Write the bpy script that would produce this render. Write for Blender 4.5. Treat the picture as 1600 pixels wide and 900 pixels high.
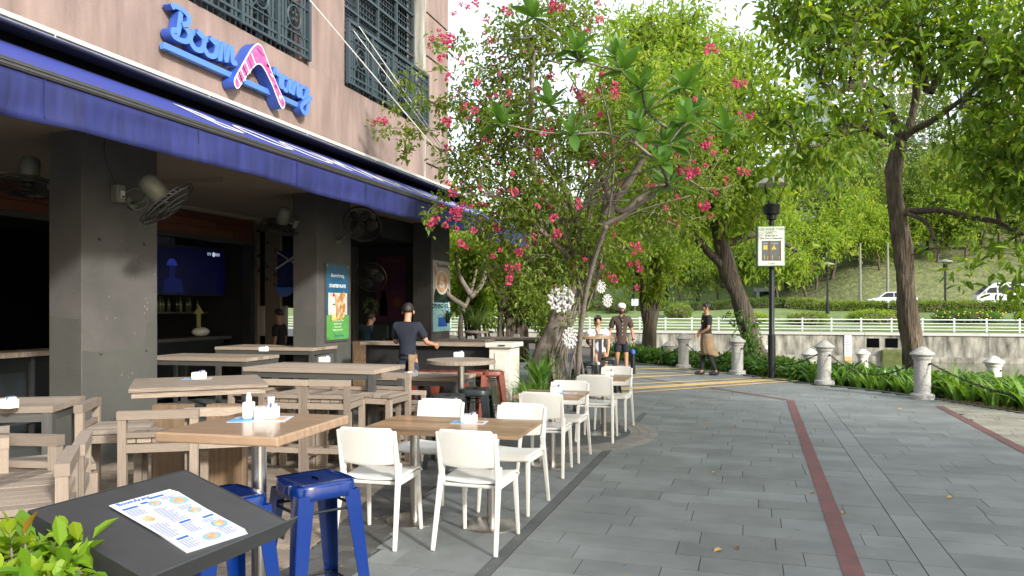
import bpy, math, random
import numpy as np
from mathutils import Vector, Matrix
R=math.radians; PI=math.pi
rnd=random.Random(7)
for o in list(bpy.data.objects): bpy.data.objects.remove(o)
SC=bpy.context.scene; COL=SC.collection
# ---------------------------------------------------------------- camera
CAMH=1.62; FPX=1202.0; YAW=math.atan2(372,FPX)
cd=bpy.data.cameras.new('camera'); cam=bpy.data.objects.new('camera',cd); COL.objects.link(cam)
cam.location=(0,0,CAMH); cam.rotation_euler=(R(90),0,YAW)
cd.sensor_width=36; cd.lens=36*FPX/1600; cd.shift_y=30/1600; cd.clip_start=.05; cd.clip_end=2000
SC.camera=cam
# ---------------------------------------------------------------- world, sun, exposure
SUN_EL=R(24.5); SX,SY=.80,-.60        # the sun stands behind the camera on the river side
w=bpy.data.worlds.new('World'); SC.world=w; w.use_nodes=True
nt=w.node_tree; nt.nodes.clear()
sky=nt.nodes.new('ShaderNodeTexSky'); sky.sky_type='NISHITA'; sky.sun_disc=False
sky.sun_elevation=SUN_EL; sky.sun_rotation=math.atan2(SX,SY); sky.dust_density=4; sky.air_density=1.2
bg=nt.nodes.new('ShaderNodeBackground'); bg.inputs[1].default_value=.09
bg2=nt.nodes.new('ShaderNodeBackground'); bg2.inputs[0].default_value=(.93,.97,1,1); bg2.inputs[1].default_value=.68
ad=nt.nodes.new('ShaderNodeAddShader'); ou=nt.nodes.new('ShaderNodeOutputWorld')
nt.links.new(sky.outputs[0],bg.inputs[0]); nt.links.new(bg.outputs[0],ad.inputs[0]); nt.links.new(bg2.outputs[0],ad.inputs[1]); nt.links.new(ad.outputs[0],ou.inputs[0])
sl=bpy.data.lights.new('sun','SUN'); sl.energy=3.5; sl.angle=R(5); sl.color=(1,.96,.90)
so=bpy.data.objects.new('sun',sl); COL.objects.link(so)
sd=Vector((SX*math.cos(SUN_EL),SY*math.cos(SUN_EL),math.sin(SUN_EL))); so.rotation_euler=sd.to_track_quat('Z','Y').to_euler()
SC.view_settings.view_transform='Standard'; SC.view_settings.look='None'; SC.view_settings.exposure=.78; SC.view_settings.gamma=1
SC.render.engine='CYCLES'
# ---------------------------------------------------------------- survey helpers: where a sight line meets the ground, a depth, or the facade plane
_f=(-math.sin(YAW),math.cos(YAW)); _r=(math.cos(YAW),math.sin(YAW))
def ray(x,y):
    t=(x-800)/FPX; return (_f[0]+t*_r[0],_f[1]+t*_r[1],(480-y)/FPX)
def G(x,y,z=0):
    d=ray(x,y); k=(z-CAMH)/d[2]; return (k*d[0],k*d[1],z)
def V(x,y,k):
    d=ray(x,y); return (k*d[0],k*d[1],CAMH+k*d[2])
def W(x,y,X=-6.4):
    d=ray(x,y); k=X/d[0]; return (X,k*d[1],CAMH+k*d[2])
def VY(x,y,Y):
    d=ray(x,y); k=Y/d[1]; return (k*d[0],Y,CAMH+k*d[2])
# ---------------------------------------------------------------- materials
def lin(c):
    return tuple(((v/255)/12.92 if v<=10 else ((v/255+.055)/1.055)**2.4) for v in c)
MATS={}
def mat(name,c,rough=.6,metal=0,var=.15,scale=6,bump=.1,bscale=40,spec=.5,c2=None,stretch=None,tint=.25,emit=0,coat=0,trans=0,detail=5,coord='Object',bdist=.02):
    """c linear rgb; colour wanders towards c2 (wear, grain), each piece varies by tint"""
    m=bpy.data.materials.new(name); m.use_nodes=True; t=m.node_tree; n=t.nodes; L=t.links.new
    b=n['Principled BSDF']; b.inputs['Roughness'].default_value=rough; b.inputs['Metallic'].default_value=metal
    b.inputs['Specular IOR Level'].default_value=spec
    if coat: b.inputs['Coat Weight'].default_value=coat; b.inputs['Coat Roughness'].default_value=.08
    tc=n.new('ShaderNodeTexCoord'); mp=n.new('ShaderNodeMapping'); 
    if coord=='World': ge=n.new('ShaderNodeNewGeometry'); L(ge.outputs['Position'],mp.inputs[0])
    else: L(tc.outputs[coord],mp.inputs[0])
    if stretch: mp.inputs['Scale'].default_value=stretch
    oi=n.new('ShaderNodeObjectInfo'); at=n.new('ShaderNodeAttribute'); at.attribute_name='tint'
    ml=n.new('ShaderNodeMath'); ml.operation='MULTIPLY'; L(oi.outputs['Random'],ml.inputs[0]); ml.inputs[1].default_value=37.0
    cb=n.new('ShaderNodeCombineXYZ'); (L(ml.outputs[0],cb.inputs[0]),L(ml.outputs[0],cb.inputs[1])) if coord!='World' else None; L(cb.outputs[0],mp.inputs['Location'])
    no=n.new('ShaderNodeTexNoise'); no.inputs['Scale'].default_value=scale; no.inputs['Detail'].default_value=detail; no.inputs['Roughness'].default_value=.6
    L(mp.outputs[0],no.inputs['Vector'])
    rp=n.new('ShaderNodeValToRGB'); c2=c2 or tuple(v*(1-var*2) for v in c)
    rp.color_ramp.elements[0].position=.3; rp.color_ramp.elements[1].position=.7
    rp.color_ramp.elements[0].color=(*c2,1); rp.color_ramp.elements[1].color=(*c,1); L(no.outputs[0],rp.inputs[0])
    s=n.new('ShaderNodeMath'); s.operation='ADD'; L(oi.outputs['Random'],s.inputs[0]); L(at.outputs['Fac'],s.inputs[1])
    fr=n.new('ShaderNodeMath'); fr.operation='FRACT'; L(s.outputs[0],fr.inputs[0])
    mr=n.new('ShaderNodeMapRange'); mr.inputs['To Min'].default_value=1-tint; mr.inputs['To Max'].default_value=1+tint*.6; L(fr.outputs[0],mr.inputs[0])
    mx=n.new('ShaderNodeVectorMath'); mx.operation='SCALE'; L(rp.outputs[0],mx.inputs[0]); L(mr.outputs[0],mx.inputs['Scale'])
    if coord=='World':   # stains and foot-worn patches that run across the joints
        n3=n.new('ShaderNodeTexNoise'); n3.inputs['Scale'].default_value=.55; n3.inputs['Detail'].default_value=9; n3.inputs['Roughness'].default_value=.68; L(mp.outputs[0],n3.inputs['Vector'])
        m3=n.new('ShaderNodeMapRange'); m3.inputs['From Min'].default_value=.32; m3.inputs['From Max'].default_value=.68; m3.inputs['To Min'].default_value=.78; m3.inputs['To Max'].default_value=1.12; L(n3.outputs[0],m3.inputs[0])
        v3=n.new('ShaderNodeTexVoronoi'); v3.inputs['Scale'].default_value=2.6; L(mp.outputs[0],v3.inputs['Vector'])
        m4=n.new('ShaderNodeMapRange'); m4.inputs['From Min'].default_value=.035; m4.inputs['From Max'].default_value=.05; m4.inputs['To Min'].default_value=.62; m4.inputs['To Max'].default_value=1; L(v3.outputs['Distance'],m4.inputs[0])
        q3=n.new('ShaderNodeMath'); q3.operation='MULTIPLY'; L(m3.outputs[0],q3.inputs[0]); L(m4.outputs[0],q3.inputs[1])
        x3=n.new('ShaderNodeVectorMath'); x3.operation='SCALE'; L(mx.outputs[0],x3.inputs[0]); L(q3.outputs[0],x3.inputs['Scale']); mx=x3
    L(mx.outputs[0],b.inputs['Base Color'])
    if bump:
        n2=n.new('ShaderNodeTexNoise'); n2.inputs['Scale'].default_value=bscale; n2.inputs['Detail'].default_value=3; L(mp.outputs[0],n2.inputs['Vector'])
        bp=n.new('ShaderNodeBump'); bp.inputs['Strength'].default_value=bump; bp.inputs['Distance'].default_value=bdist; L(n2.outputs[0],bp.inputs['Height']); L(bp.outputs[0],b.inputs['Normal'])
    if emit:
        b.inputs['Emission Strength'].default_value=emit; L(mx.outputs[0],b.inputs['Emission Color'])
    if trans:
        tr=n.new('ShaderNodeBsdfTranslucent'); L(mx.outputs[0],tr.inputs[0]); ms=n.new('ShaderNodeMixShader'); ms.inputs[0].default_value=trans
        L(b.outputs[0],ms.inputs[1]); L(tr.outputs[0],ms.inputs[2]); L(ms.outputs[0],n['Material Output'].inputs[0])
    MATS[name]=m; return m
def leafmat(name,a,b_,c_,trans=.4,rough=.45,tb=1.6):
    """per-leaf colour from the tint attribute through three greens; light passes through the blade"""
    m=bpy.data.materials.new(name); m.use_nodes=True; t=m.node_tree; n=t.nodes; L=t.links.new
    b=n['Principled BSDF']; b.inputs['Roughness'].default_value=rough; b.inputs['Specular IOR Level'].default_value=.35
    at=n.new('ShaderNodeAttribute'); at.attribute_name='tint'
    rp=n.new('ShaderNodeValToRGB'); e=rp.color_ramp.elements; e[0].color=(*a,1); e[1].color=(*c_,1); k=e.new(.5); k.color=(*b_,1)
    L(at.outputs['Fac'],rp.inputs[0]); L(rp.outputs[0],b.inputs['Base Color'])
    tr=n.new('ShaderNodeBsdfTranslucent'); v=n.new('ShaderNodeVectorMath'); v.operation='MULTIPLY'; v.inputs[1].default_value=(tb*1.15,tb*1.1,tb*.35)
    L(rp.outputs[0],v.inputs[0]); L(v.outputs[0],tr.inputs[0])
    ms=n.new('ShaderNodeMixShader'); ms.inputs[0].default_value=trans; L(b.outputs[0],ms.inputs[1]); L(tr.outputs[0],ms.inputs[2]); L(ms.outputs[0],n['Material Output'].inputs[0])
    MATS[name]=m; return m
M=MATS
mat('stucco',(.32,.235,.21),.9,scale=1.1,bump=.4,bscale=70,c2=(.15,.112,.10),stretch=(1,2.2,.45),tint=.03,detail=12)
mat('stucco_trim',(.26,.20,.18),.9,bump=.2,tint=.03)
mat('grey_paint',(.098,.094,.090),.75,var=.08,scale=1.4,bump=.35,bscale=90,c2=(.058,.056,.053),tint=.03,detail=8)
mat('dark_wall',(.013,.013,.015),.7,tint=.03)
mat('ceiling_paint',(.30,.25,.20),.9,bump=.05,var=.05,tint=.02)
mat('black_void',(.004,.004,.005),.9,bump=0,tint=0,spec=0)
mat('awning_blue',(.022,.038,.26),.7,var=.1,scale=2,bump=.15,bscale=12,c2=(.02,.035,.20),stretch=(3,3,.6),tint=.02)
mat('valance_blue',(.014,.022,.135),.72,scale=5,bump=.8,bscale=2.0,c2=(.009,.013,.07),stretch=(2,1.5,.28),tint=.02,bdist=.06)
mat('white_print',(.8,.8,.76),.6,bump=0,tint=0)
mat('bar_metal',(.055,.055,.055),.5,.3,bump=.1,tint=.03)
mat('gutter',(.62,.64,.60),.6,var=.2,scale=8,stretch=(1,.4,6),tint=.05)
mat('grille',(.038,.060,.073),.5,.1,var=.1,tint=.06)
mat('glass_dark',(.012,.014,.017),.15,bump=0,tint=0)
mat('sign_face',(.075,.19,.52),.45,bump=0,var=.03,tint=0)
mat('sign_side',(.035,.09,.42),.5,bump=0,tint=0)
mat('boom_pink',(.55,.16,.36),.35,scale=5,bump=0,c2=(.30,.01,.16),stretch=(3,3,1),tint=0,detail=10)
mat('white_edge',(.8,.82,.8),.4,bump=0,tint=0)
mat('teak_grey',(.36,.30,.24),.85,scale=5,c2=(.14,.108,.082),stretch=(16,16,1.0),bump=.4,bscale=25,tint=.34)
mat('teak_h',(.40,.335,.27),.85,scale=5,c2=(.17,.13,.10),stretch=(1.0,16,16),bump=.4,bscale=25,tint=.32)
mat('teak_warm',(.40,.265,.155),.36,scale=5,c2=(.15,.085,.045),stretch=(1.2,5,5),bump=.1,bscale=20,tint=.45,coat=.35,detail=8)
mat('laminate',(.36,.25,.165),.32,scale=3,c2=(.22,.145,.09),stretch=(1,18,6),bump=.04,tint=.04,coat=.3)
mat('slab_wood',(.25,.17,.105),.6,scale=3,c2=(.13,.085,.05),stretch=(12,12,.7),bump=.08,tint=.12)
mat('steel',(.55,.53,.5),.28,1,bump=.03,bscale=90,var=.05,stretch=(30,30,1),tint=.02)
mat('steel_dark',(.12,.12,.117),.5,.5,bump=.1,tint=.05)
mat('white_plastic',(.66,.67,.64),.38,var=.02,scale=3,bump=.03,bscale=200,tint=.05,c2=(.58,.58,.54))
mat('blue_paint',(.0015,.022,.15),.18,.05,var=.06,bump=.03,coat=.5,tint=.03)
mat('black_paint',(.02,.026,.028),.35,.1,bump=.03,tint=.05)
mat('red_paint',(.17,.035,.018),.4,.1,bump=.03,tint=.08)
mat('stand_black',(.055,.058,.06),.3,.45,var=.1,scale=12,bump=.08,bscale=300,tint=0)
mat('paper',(.52,.55,.62),.35,bump=0,var=.01,tint=.02)
mat('ink_blue',(.02,.10,.42),.5,bump=0,tint=0); mat('ink_grey',(.10,.12,.25),.5,bump=0,tint=0)
mat('ink_food',(.45,.13,.05),.5,scale=60,c2=(.6,.40,.22),bump=0,tint=.2); mat('ink_sky',(.12,.38,.66),.5,bump=0,tint=0)
mat('ceramic',(.74,.74,.72),.15,bump=0,var=.01,tint=0)
mat('tile_grey',(.180,.195,.192),.58,scale=2.2,c2=(.138,.151,.149),bump=.10,bscale=60,tint=.16,detail=12,coord='World')
mat('tile_grey_b',(.182,.198,.198),.56,scale=1.7,c2=(.142,.155,.155),bump=.10,bscale=60,tint=.14,detail=10,coord='World')
mat('tile_dark',(.10,.107,.106),.65,scale=3,c2=(.062,.068,.068),bump=.08,tint=.2,coord='World')
mat('joint',(.045,.048,.046),.9,bump=.1,tint=0)
mat('brick_tan',(.30,.245,.185),.85,scale=5,c2=(.17,.135,.105),bump=.2,tint=.34,coord='World')
mat('brick_dark',(.085,.086,.082),.8,scale=6,c2=(.055,.055,.053),bump=.2,tint=.3,coord='World')
mat('brick_cream',(.30,.285,.235),.85,scale=2,c2=(.20,.19,.15),bump=.15,tint=.2,coord='World')
mat('curve_stone',(.22,.21,.185),.8,scale=6,c2=(.17,.16,.14),bump=.15,tint=.2)
mat('red_line_paint',(.17,.062,.060),.75,scale=4,c2=(.095,.050,.048),bump=.1,tint=0,coord='World')
mat('yellow_paint',(.58,.39,.12),.75,scale=7,c2=(.33,.26,.14),bump=.1,tint=0,coord='World')
mat('soil',(.075,.055,.035),.95,scale=5,c2=(.045,.033,.022),bump=.5,bscale=30,tint=0)
mat('granite',(.44,.44,.42),.8,scale=30,c2=(.22,.22,.21),bump=.6,bscale=60,tint=.06)
mat('white_stone',(.68,.68,.64),.75,scale=6,c2=(.52,.52,.48),bump=.2,tint=.05)
mat('post_paint',(.62,.62,.57),.7,scale=5,c2=(.52,.52,.45),bump=.2,bscale=30,tint=.04,detail=8)
mat('black_iron',(.012,.015,.018),.45,.4,bump=.05,tint=.03)
mat('bark',(.20,.155,.11),.95,scale=6,c2=(.03,.024,.018),stretch=(3.5,3.5,.35),bump=1.0,bscale=6,tint=.1,detail=10,bdist=.10)
mat('bark_dark',(.13,.105,.075),.95,scale=5,c2=(.025,.022,.018),stretch=(3.5,3.5,.4),bump=1.0,bscale=6,tint=.1,detail=10,bdist=.09)
mat('bark_grey',(.22,.19,.16),.9,scale=8,c2=(.11,.095,.08),bump=.5,bscale=20,tint=.1)
mat('wall_river',(.38,.37,.32),.95,scale=1.5,c2=(.045,.045,.036),stretch=(1.5,1,.42),bump=.4,bscale=5,tint=.05,detail=15)
mat('coping',(.40,.41,.40),.85,scale=2,c2=(.36,.36,.34),tint=.05)
mat('moss',(.10,.13,.03),.9,scale=3,c2=(.05,.06,.02),bump=.4)
mat('rail_white',(.58,.61,.63),.5,bump=0,tint=.02)
mat('lawn',(.14,.20,.05),.95,scale=.8,c2=(.065,.10,.025),bump=.6,bscale=5,tint=0,detail=12,bdist=.1)
mat('slope_grass',(.17,.18,.065),.95,scale=.7,c2=(.05,.075,.022),bump=1,bscale=2,tint=0,detail=14,bdist=.3)
mat('asphalt',(.06,.06,.06),.9,tint=0)
mat('van_white',(.72,.75,.80),.25,bump=0,coat=.5,tint=.02); mat('car_glass',(.02,.025,.03),.1,bump=0,tint=0); mat('rubber',(.02,.02,.02),.8,bump=.1,tint=0)
mat('tower_white',(.62,.65,.70),.8,bump=0,tint=.03); mat('tower_pink',(.52,.33,.30),.8,bump=0,tint=.03); mat('tower_glass',(.20,.30,.42),.2,bump=0,tint=.3)
mat('wood_fascia',(.13,.035,.016),.45,scale=3,c2=(.08,.02,.01),stretch=(14,1,14),bump=.05,tint=.35)
mat('fan_grey',(.20,.21,.17),.5,.1,bump=.05,tint=.1); mat('fan_wire',(.055,.055,.05),.5,.5,bump=0,tint=.1)
mat('lamp_glow',(1,.8,.5),.5,bump=0,emit=3,tint=0)
mat('pink_bract',(.72,.085,.20),.6,var=.15,scale=30,bump=0,trans=.4,tint=.35)
mat('red_flower',(.45,.01,.04),.6,bump=0,tint=.2)
mat('dead_leaf',(.34,.22,.08),.8,bump=.1,tint=.4)
mat('rope',(.6,.6,.56),.9,bump=.2,tint=0)
leafmat('leaf_big',(.06,.12,.022),(.125,.215,.03),(.25,.32,.045),.58)
leafmat('leaf_light',(.11,.19,.028),(.19,.29,.04),(.32,.38,.06),.55)
leafmat('leaf_boug',(.08,.14,.025),(.14,.21,.035),(.25,.30,.05),.5)
leafmat('leaf_plum',(.06,.14,.03),(.085,.19,.04),(.12,.24,.05),.35,.32)
leafmat('leaf_dark',(.045,.085,.022),(.08,.135,.032),(.13,.19,.045),.45)
leafmat('leaf_far',(.09,.145,.035),(.15,.22,.05),(.25,.31,.075),.5)
leafmat('leaf_shrub',(.05,.13,.01),(.12,.24,.015),(.26,.36,.03),.4,.3)
leafmat('leaf_lily',(.08,.17,.03),(.13,.25,.045),(.21,.33,.08),.4,.36)
leafmat('leaf_cover',(.04,.10,.02),(.07,.165,.03),(.14,.24,.045),.35,.33)
# ---------------------------------------------------------------- mesh helpers
def link(name,me,parent=None,loc=None):
    o=bpy.data.objects.new(name,me); COL.objects.link(o)
    if parent: o.parent=parent
    if loc: o.location=loc
    return o
def tag(o,label=None,cat=None,group=None,kind=None):
    if label: o['label']=label
    if cat: o['category']=cat
    if group: o['group']=group
    if kind: o['kind']=kind
    return o
def thing(name,label,cat,loc=(0,0,0),rz=0,group=None):
    o=bpy.data.objects.new(name,None); COL.objects.link(o); o.empty_display_size=.1
    o.location=loc; o.rotation_euler=(0,0,rz); return tag(o,label,cat,group)
def copy_tree(o,parent=None):
    c=o.copy(); COL.objects.link(c)
    if parent: c.parent=parent
    for ch in o.children: copy_tree(ch,c)
    return c
def place(o,loc,rz=0,label=None,group=None,s=None):
    o.location=loc; o.rotation_euler=(0,0,rz)
    if label: o['label']=label
    if group: o['group']=group
    if s: o.scale=(s,s,s)
    return o
class MB:
    def __init__(s): s.v=[]; s.f=[]; s.mi=[]; s.cur=0
    def add(s,vs,fs):
        b=len(s.v); s.v+= [tuple(v) for v in vs]; s.f+=[tuple(i+b for i in f) for f in fs]; s.mi+=[s.cur]*len(fs); return s
    def box(s,x0,x1,y0,y1,z0,z1):
        return s.add([(x0,y0,z0),(x1,y0,z0),(x1,y1,z0),(x0,y1,z0),(x0,y0,z1),(x1,y0,z1),(x1,y1,z1),(x0,y1,z1)],
            [(3,2,1,0),(4,5,6,7),(0,1,5,4),(1,2,6,5),(2,3,7,6),(3,0,4,7)])
    def bar(s,a,b,w,h=None,up=(0,0,1),w2=None,h2=None):
        h=h or w; w2=w2 or w; h2=h2 or h
        a=Vector(a); b=Vector(b); d=(b-a).normalized(); u=Vector(up)
        if abs(d.dot(u))>.95: u=Vector((1,0,0))
        r=d.cross(u).normalized(); u=r.cross(d)
        vs=[]
        for p,ww,hh in ((a,w,h),(b,w2,h2)):
            for i,j in ((-1,-1),(1,-1),(1,1),(-1,1)): vs.append(p+r*(i*ww/2)+u*(j*hh/2))
        return s.add(vs,[(0,1,2,3),(7,6,5,4),(0,4,5,1),(1,5,6,2),(2,6,7,3),(3,7,4,0)])
    def tube(s,pts,rs,n=8,cap=True):
        pts=[Vector(p) for p in pts]
        if not hasattr(rs,'__len__'): rs=[rs]*len(pts)
        vs=[];fs=[]; r0=None
        for i,p in enumerate(pts):
            d=(pts[min(i+1,len(pts)-1)]-pts[max(i-1,0)]).normalized()
            if r0 is None:
                r0=d.cross(Vector((0,0,1)) if abs(d.z)<.9 else Vector((1,0,0))).normalized()
            r0=(r0-d*r0.dot(d)).normalized(); u=d.cross(r0)
            for k in range(n):
                a=2*PI*k/n; vs.append(p+(r0*math.cos(a)+u*math.sin(a))*rs[i])
        for i in range(len(pts)-1):
            for k in range(n):
                k2=(k+1)%n; fs.append((i*n+k,i*n+k2,(i+1)*n+k2,(i+1)*n+k))
        if cap: fs.append(tuple(range(n))[::-1]); fs.append(tuple(range((len(pts)-1)*n,len(pts)*n)))
        return s.add(vs,fs)
    def lathe(s,prof,n=20,c=(0,0,0)):
        vs=[];fs=[]
        for r,z in prof:
            for k in range(n): vs.append((c[0]+r*math.cos(2*PI*k/n),c[1]+r*math.sin(2*PI*k/n),c[2]+z))
        for i in range(len(prof)-1):
            for k in range(n):
                k2=(k+1)%n; fs.append((i*n+k,i*n+k2,(i+1)*n+k2,(i+1)*n+k))
        fs.append(tuple(range(n))[::-1]); fs.append(tuple(range((len(prof)-1)*n,len(prof)*n)))
        return s.add(vs,fs)
    def prism(s,poly,z0,z1):
        n=len(poly); return s.add([(x,y,z0) for x,y in poly]+[(x,y,z1) for x,y in poly],
            [tuple(range(n))[::-1],tuple(range(n,2*n))]+[(i,(i+1)%n,n+(i+1)%n,n+i) for i in range(n)])
    def quad(s,a,b,c,d): return s.add([a,b,c,d],[(0,1,2,3)])
    def ball(s,c,r,n=10,m=7):
        if not hasattr(r,'__len__'): r=(r,r,r)
        vs=[];fs=[]
        for i in range(m+1):
            t=PI*(i+.02)/(m+.04)
            for k in range(n):
                p=2*PI*k/n; vs.append((c[0]+r[0]*math.sin(t)*math.cos(p),c[1]+r[1]*math.sin(t)*math.sin(p),c[2]+r[2]*math.cos(t)))
        for i in range(m):
            for k in range(n):
                k2=(k+1)%n; fs.append((i*n+k,(i+1)*n+k,(i+1)*n+k2,i*n+k2))
        fs.append(tuple(range(n))); fs.append(tuple(range(m*n,(m+1)*n))[::-1]); return s.add(vs,fs)
    def grid(s,fn,nu,nv):
        vs=[fn(i/nu,j/nv) for j in range(nv+1) for i in range(nu+1)]
        return s.add(vs,[(j*(nu+1)+i,j*(nu+1)+i+1,(j+1)*(nu+1)+i+1,(j+1)*(nu+1)+i) for j in range(nv) for i in range(nu)])
    def mesh(s,name,mats,smooth=False):
        me=bpy.data.meshes.new(name); me.from_pydata(s.v,[],s.f)
        for m in (mats if isinstance(mats,(list,tuple)) else [mats]): me.materials.append(M[m] if isinstance(m,str) else m)
        if any(s.mi): me.polygons.foreach_set('material_index',s.mi)
        if smooth: me.polygons.foreach_set('use_smooth',[True]*len(s.f))
        me.update(); return me
    def build(s,name,mats,parent=None,smooth=False,loc=None,bevel=0,seg=2,solid=0,auto=None):
        o=link(name,s.mesh(name,mats,smooth or bool(auto)),parent,loc)
        if auto:
            for e in o.data.edges: pass
            o.data.set_sharp_from_angle(angle=R(auto))
        if solid:
            md=o.modifiers.new('thickness','SOLIDIFY'); md.thickness=solid; md.offset=0
        if bevel:
            md=o.modifiers.new('bevel','BEVEL'); md.width=bevel; md.segments=seg; md.limit_method='ANGLE'; md.angle_limit=R(35)
        return o
UNIT={}
def unitbox(m,bev=.0):
    if m not in UNIT: UNIT[m]=MB().box(-.5,.5,-.5,.5,-.5,.5).mesh('piece',m)
    return UNIT[m]
def pieces(name,items,m,parent=None):
    """alike pieces sharing one mesh: (centre, size[, z angle]) each"""
    me=unitbox(m)
    for it in items:
        o=link(name,me,parent,it[0]); o.scale=it[1]
        if len(it)>2: o.rotation_euler=(0,0,it[2]) if not hasattr(it[2],'__len__') else it[2]
def catmull(P,n=6):
    P=[Vector(p) for p in P]; out=[]
    for i in range(len(P)-1):
        a=P[max(i-1,0)];b=P[i];c=P[i+1];d=P[min(i+2,len(P)-1)]
        for k in range(n):
            t=k/n; out.append(.5*((2*b)+(c-a)*t+(2*a-5*b+4*c-d)*t*t+(3*b-a-3*c+d)*t**3))
    out.append(P[-1]); return out
def text_mesh(name,s,size,m,parent=None,loc=(0,0,0),rot=(0,0,0),ext=.001,align='CENTER',sx=1,shear=0,bold=0):
    cu=bpy.data.curves.new(name,'FONT'); cu.body=s; cu.size=size; cu.extrude=ext; cu.align_x=align; cu.align_y='CENTER'; cu.shear=shear; cu.offset=bold; cu.resolution_u=3
    tmp=bpy.data.objects.new('tmp',cu); COL.objects.link(tmp)
    dg=bpy.context.evaluated_depsgraph_get(); me=bpy.data.meshes.new_from_object(tmp.evaluated_get(dg)); bpy.data.objects.remove(tmp)
    me.materials.clear(); me.materials.append(M[m]); o=link(name,me,parent,loc); o.rotation_euler=rot; o.scale=(sx,1,1); return o
# ---------------------------------------------------------------- foliage helpers
NR=np.random.RandomState(5)
def np_mesh(name,verts,quads,m,tint=None,smooth=False):
    me=bpy.data.meshes.new(name); nv=len(verts); nf=len(quads); k=quads.shape[1]
    me.vertices.add(nv); me.vertices.foreach_set('co',verts.astype(np.float32).ravel())
    me.loops.add(nf*k); me.loops.foreach_set('vertex_index',quads.astype(np.int32).ravel())
    me.polygons.add(nf); me.polygons.foreach_set('loop_start',np.arange(0,nf*k,k,dtype=np.int32))
    me.update(calc_edges=True); me.polygons.foreach_set('use_smooth',np.full(nf,bool(smooth))); me.materials.append(M[m])
    if tint is not None:
        a=me.attributes.new('tint','FLOAT','POINT'); a.data.foreach_set('value',tint.astype(np.float32))
    return me
def unit(a): return a/np.maximum(np.linalg.norm(a,axis=-1,keepdims=True),1e-9)
def leaves(pos,dirs,ln,wd,tint,curl=.15):
    """folded pointed blades: pos,dirs (N,3); ln,wd (N,)"""
    N=len(pos); d=unit(dirs); up=np.tile([0,0,1.],(N,1))+NR.normal(0,.35,(N,3)); s=unit(np.cross(d,up)); n=np.cross(s,d)
    L=ln[:,None]; w=wd[:,None]/2
    v=np.empty((N,6,3)); v[:,0]=pos; v[:,3]=pos+d*L-n*L*curl
    mid1=pos+d*L*.32+n*L*curl*.25; mid2=pos+d*L*.70-n*L*curl*.25
    v[:,1]=mid1+s*w*.85+n*w*.35; v[:,2]=mid2+s*w*.8+n*w*.3; v[:,4]=mid2-s*w*.8+n*w*.3; v[:,5]=mid1-s*w*.85+n*w*.35
    q=np.empty((N,2,4),int); b=np.arange(N)*6
    q[:,0]=np.stack([b,b+1,b+2,b+3],1); q[:,1]=np.stack([b,b+3,b+4,b+5],1)
    return v.reshape(-1,3),q.reshape(-1,4),np.repeat(tint,6)
def foliage(name,centers,per,size,m,parent=None,spread=.12,aspect=.42,droop=.35,out=None,var=.5,lightup=.3,curl=.15):
    C=np.repeat(np.asarray(centers,float),per,0); N=len(C)
    off=NR.normal(0,1,(N,3)); off=unit(off)*(NR.rand(N,1)**.5)
    P=C+off*spread
    D=off+NR.normal(0,.4,(N,3)); D[:,2]-=droop
    ln=size*(1+NR.uniform(-var,var,N)*.8); wd=ln*aspect
    ct=np.repeat(NR.rand(len(centers)),per); t=np.clip(.5*ct+.5*NR.rand(N)+lightup*(NR.rand(N)<.12),0,1)
    v,q,t=leaves(P,D,ln,wd,t,curl); return link(name,np_mesh(name,v,q,m,t),parent)
def blob_points(blobs,n,seed=1,shell=.55):
    """n points spread through ellipsoids (cx,cy,cz,rx,ry,rz[,weight]), denser near the outside"""
    r=np.random.RandomState(seed); vol=np.array([(b[6] if len(b)>6 else 1)*(b[3]*b[4]*b[5])**.75 for b in blobs]); ks=r.choice(len(blobs),n,p=vol/vol.sum())
    B=np.array([b[:6] for b in blobs])[ks]; u=unit(r.normal(0,1,(n,3))); rad=(shell+(1-shell)*r.rand(n,1))*np.where(r.rand(n,1)<.25,r.rand(n,1),1)
    return B[:,:3]+u*rad*B[:,3:6]
def grow(seeds,targets,step=.35,jit=.1,seed=2,up=0.0):
    """limbs reaching from given trunk polylines to every twig target; returns nodes,parents,fixed radii"""
    r=np.random.RandomState(seed); P=[];par=[];rad=[]
    for pts,rr,pi in seeds:
        last=pi
        for k,(p,q) in enumerate(zip(pts,rr)):
            P.append(np.array(p,float)); par.append(last if (k>0 or pi is None or pi>=0) else -1)
            if k==0 and pi is None: par[-1]=-1
            rad.append(q); last=len(P)-1
    n0=len(P); T=np.asarray(targets); A=np.array(P)
    d0=np.min(np.linalg.norm(T[:,None]-A[None],axis=2),1); order=np.argsort(d0)
    cap=len(P)+len(T)*60; N=np.zeros((cap,3)); N[:len(P)]=A; cnt=len(P); par=par+[0]*(cap-len(par)); rad=rad+[0]*(cap-len(rad))
    depth=np.zeros(cap); tips=[]
    for ti in order:
        t=T[ti]; dv=N[:cnt]-t; dist=np.linalg.norm(dv,axis=1); cost=dist+.25*np.maximum(0,dv[:,2])+.05*depth[:cnt]
        j=int(np.argmin(cost)); L=dist[j]; k=max(1,int(L/step)); a=N[j].copy(); prev=j
        if k>58: k=58
        side=r.normal(0,1,3)*jit*L; side[2]+=up*L
        for i in range(1,k+1):
            f=i/k; p=a+(t-a)*f+side*math.sin(PI*f)*.6+(r.normal(0,.04,3)*step if i<k else 0)
            N[cnt]=p; par[cnt]=prev; depth[cnt]=depth[prev]+1; prev=cnt; cnt+=1
        tips.append(prev)
    return N[:cnt],par[:cnt],rad[:cnt],tips,n0
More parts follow.
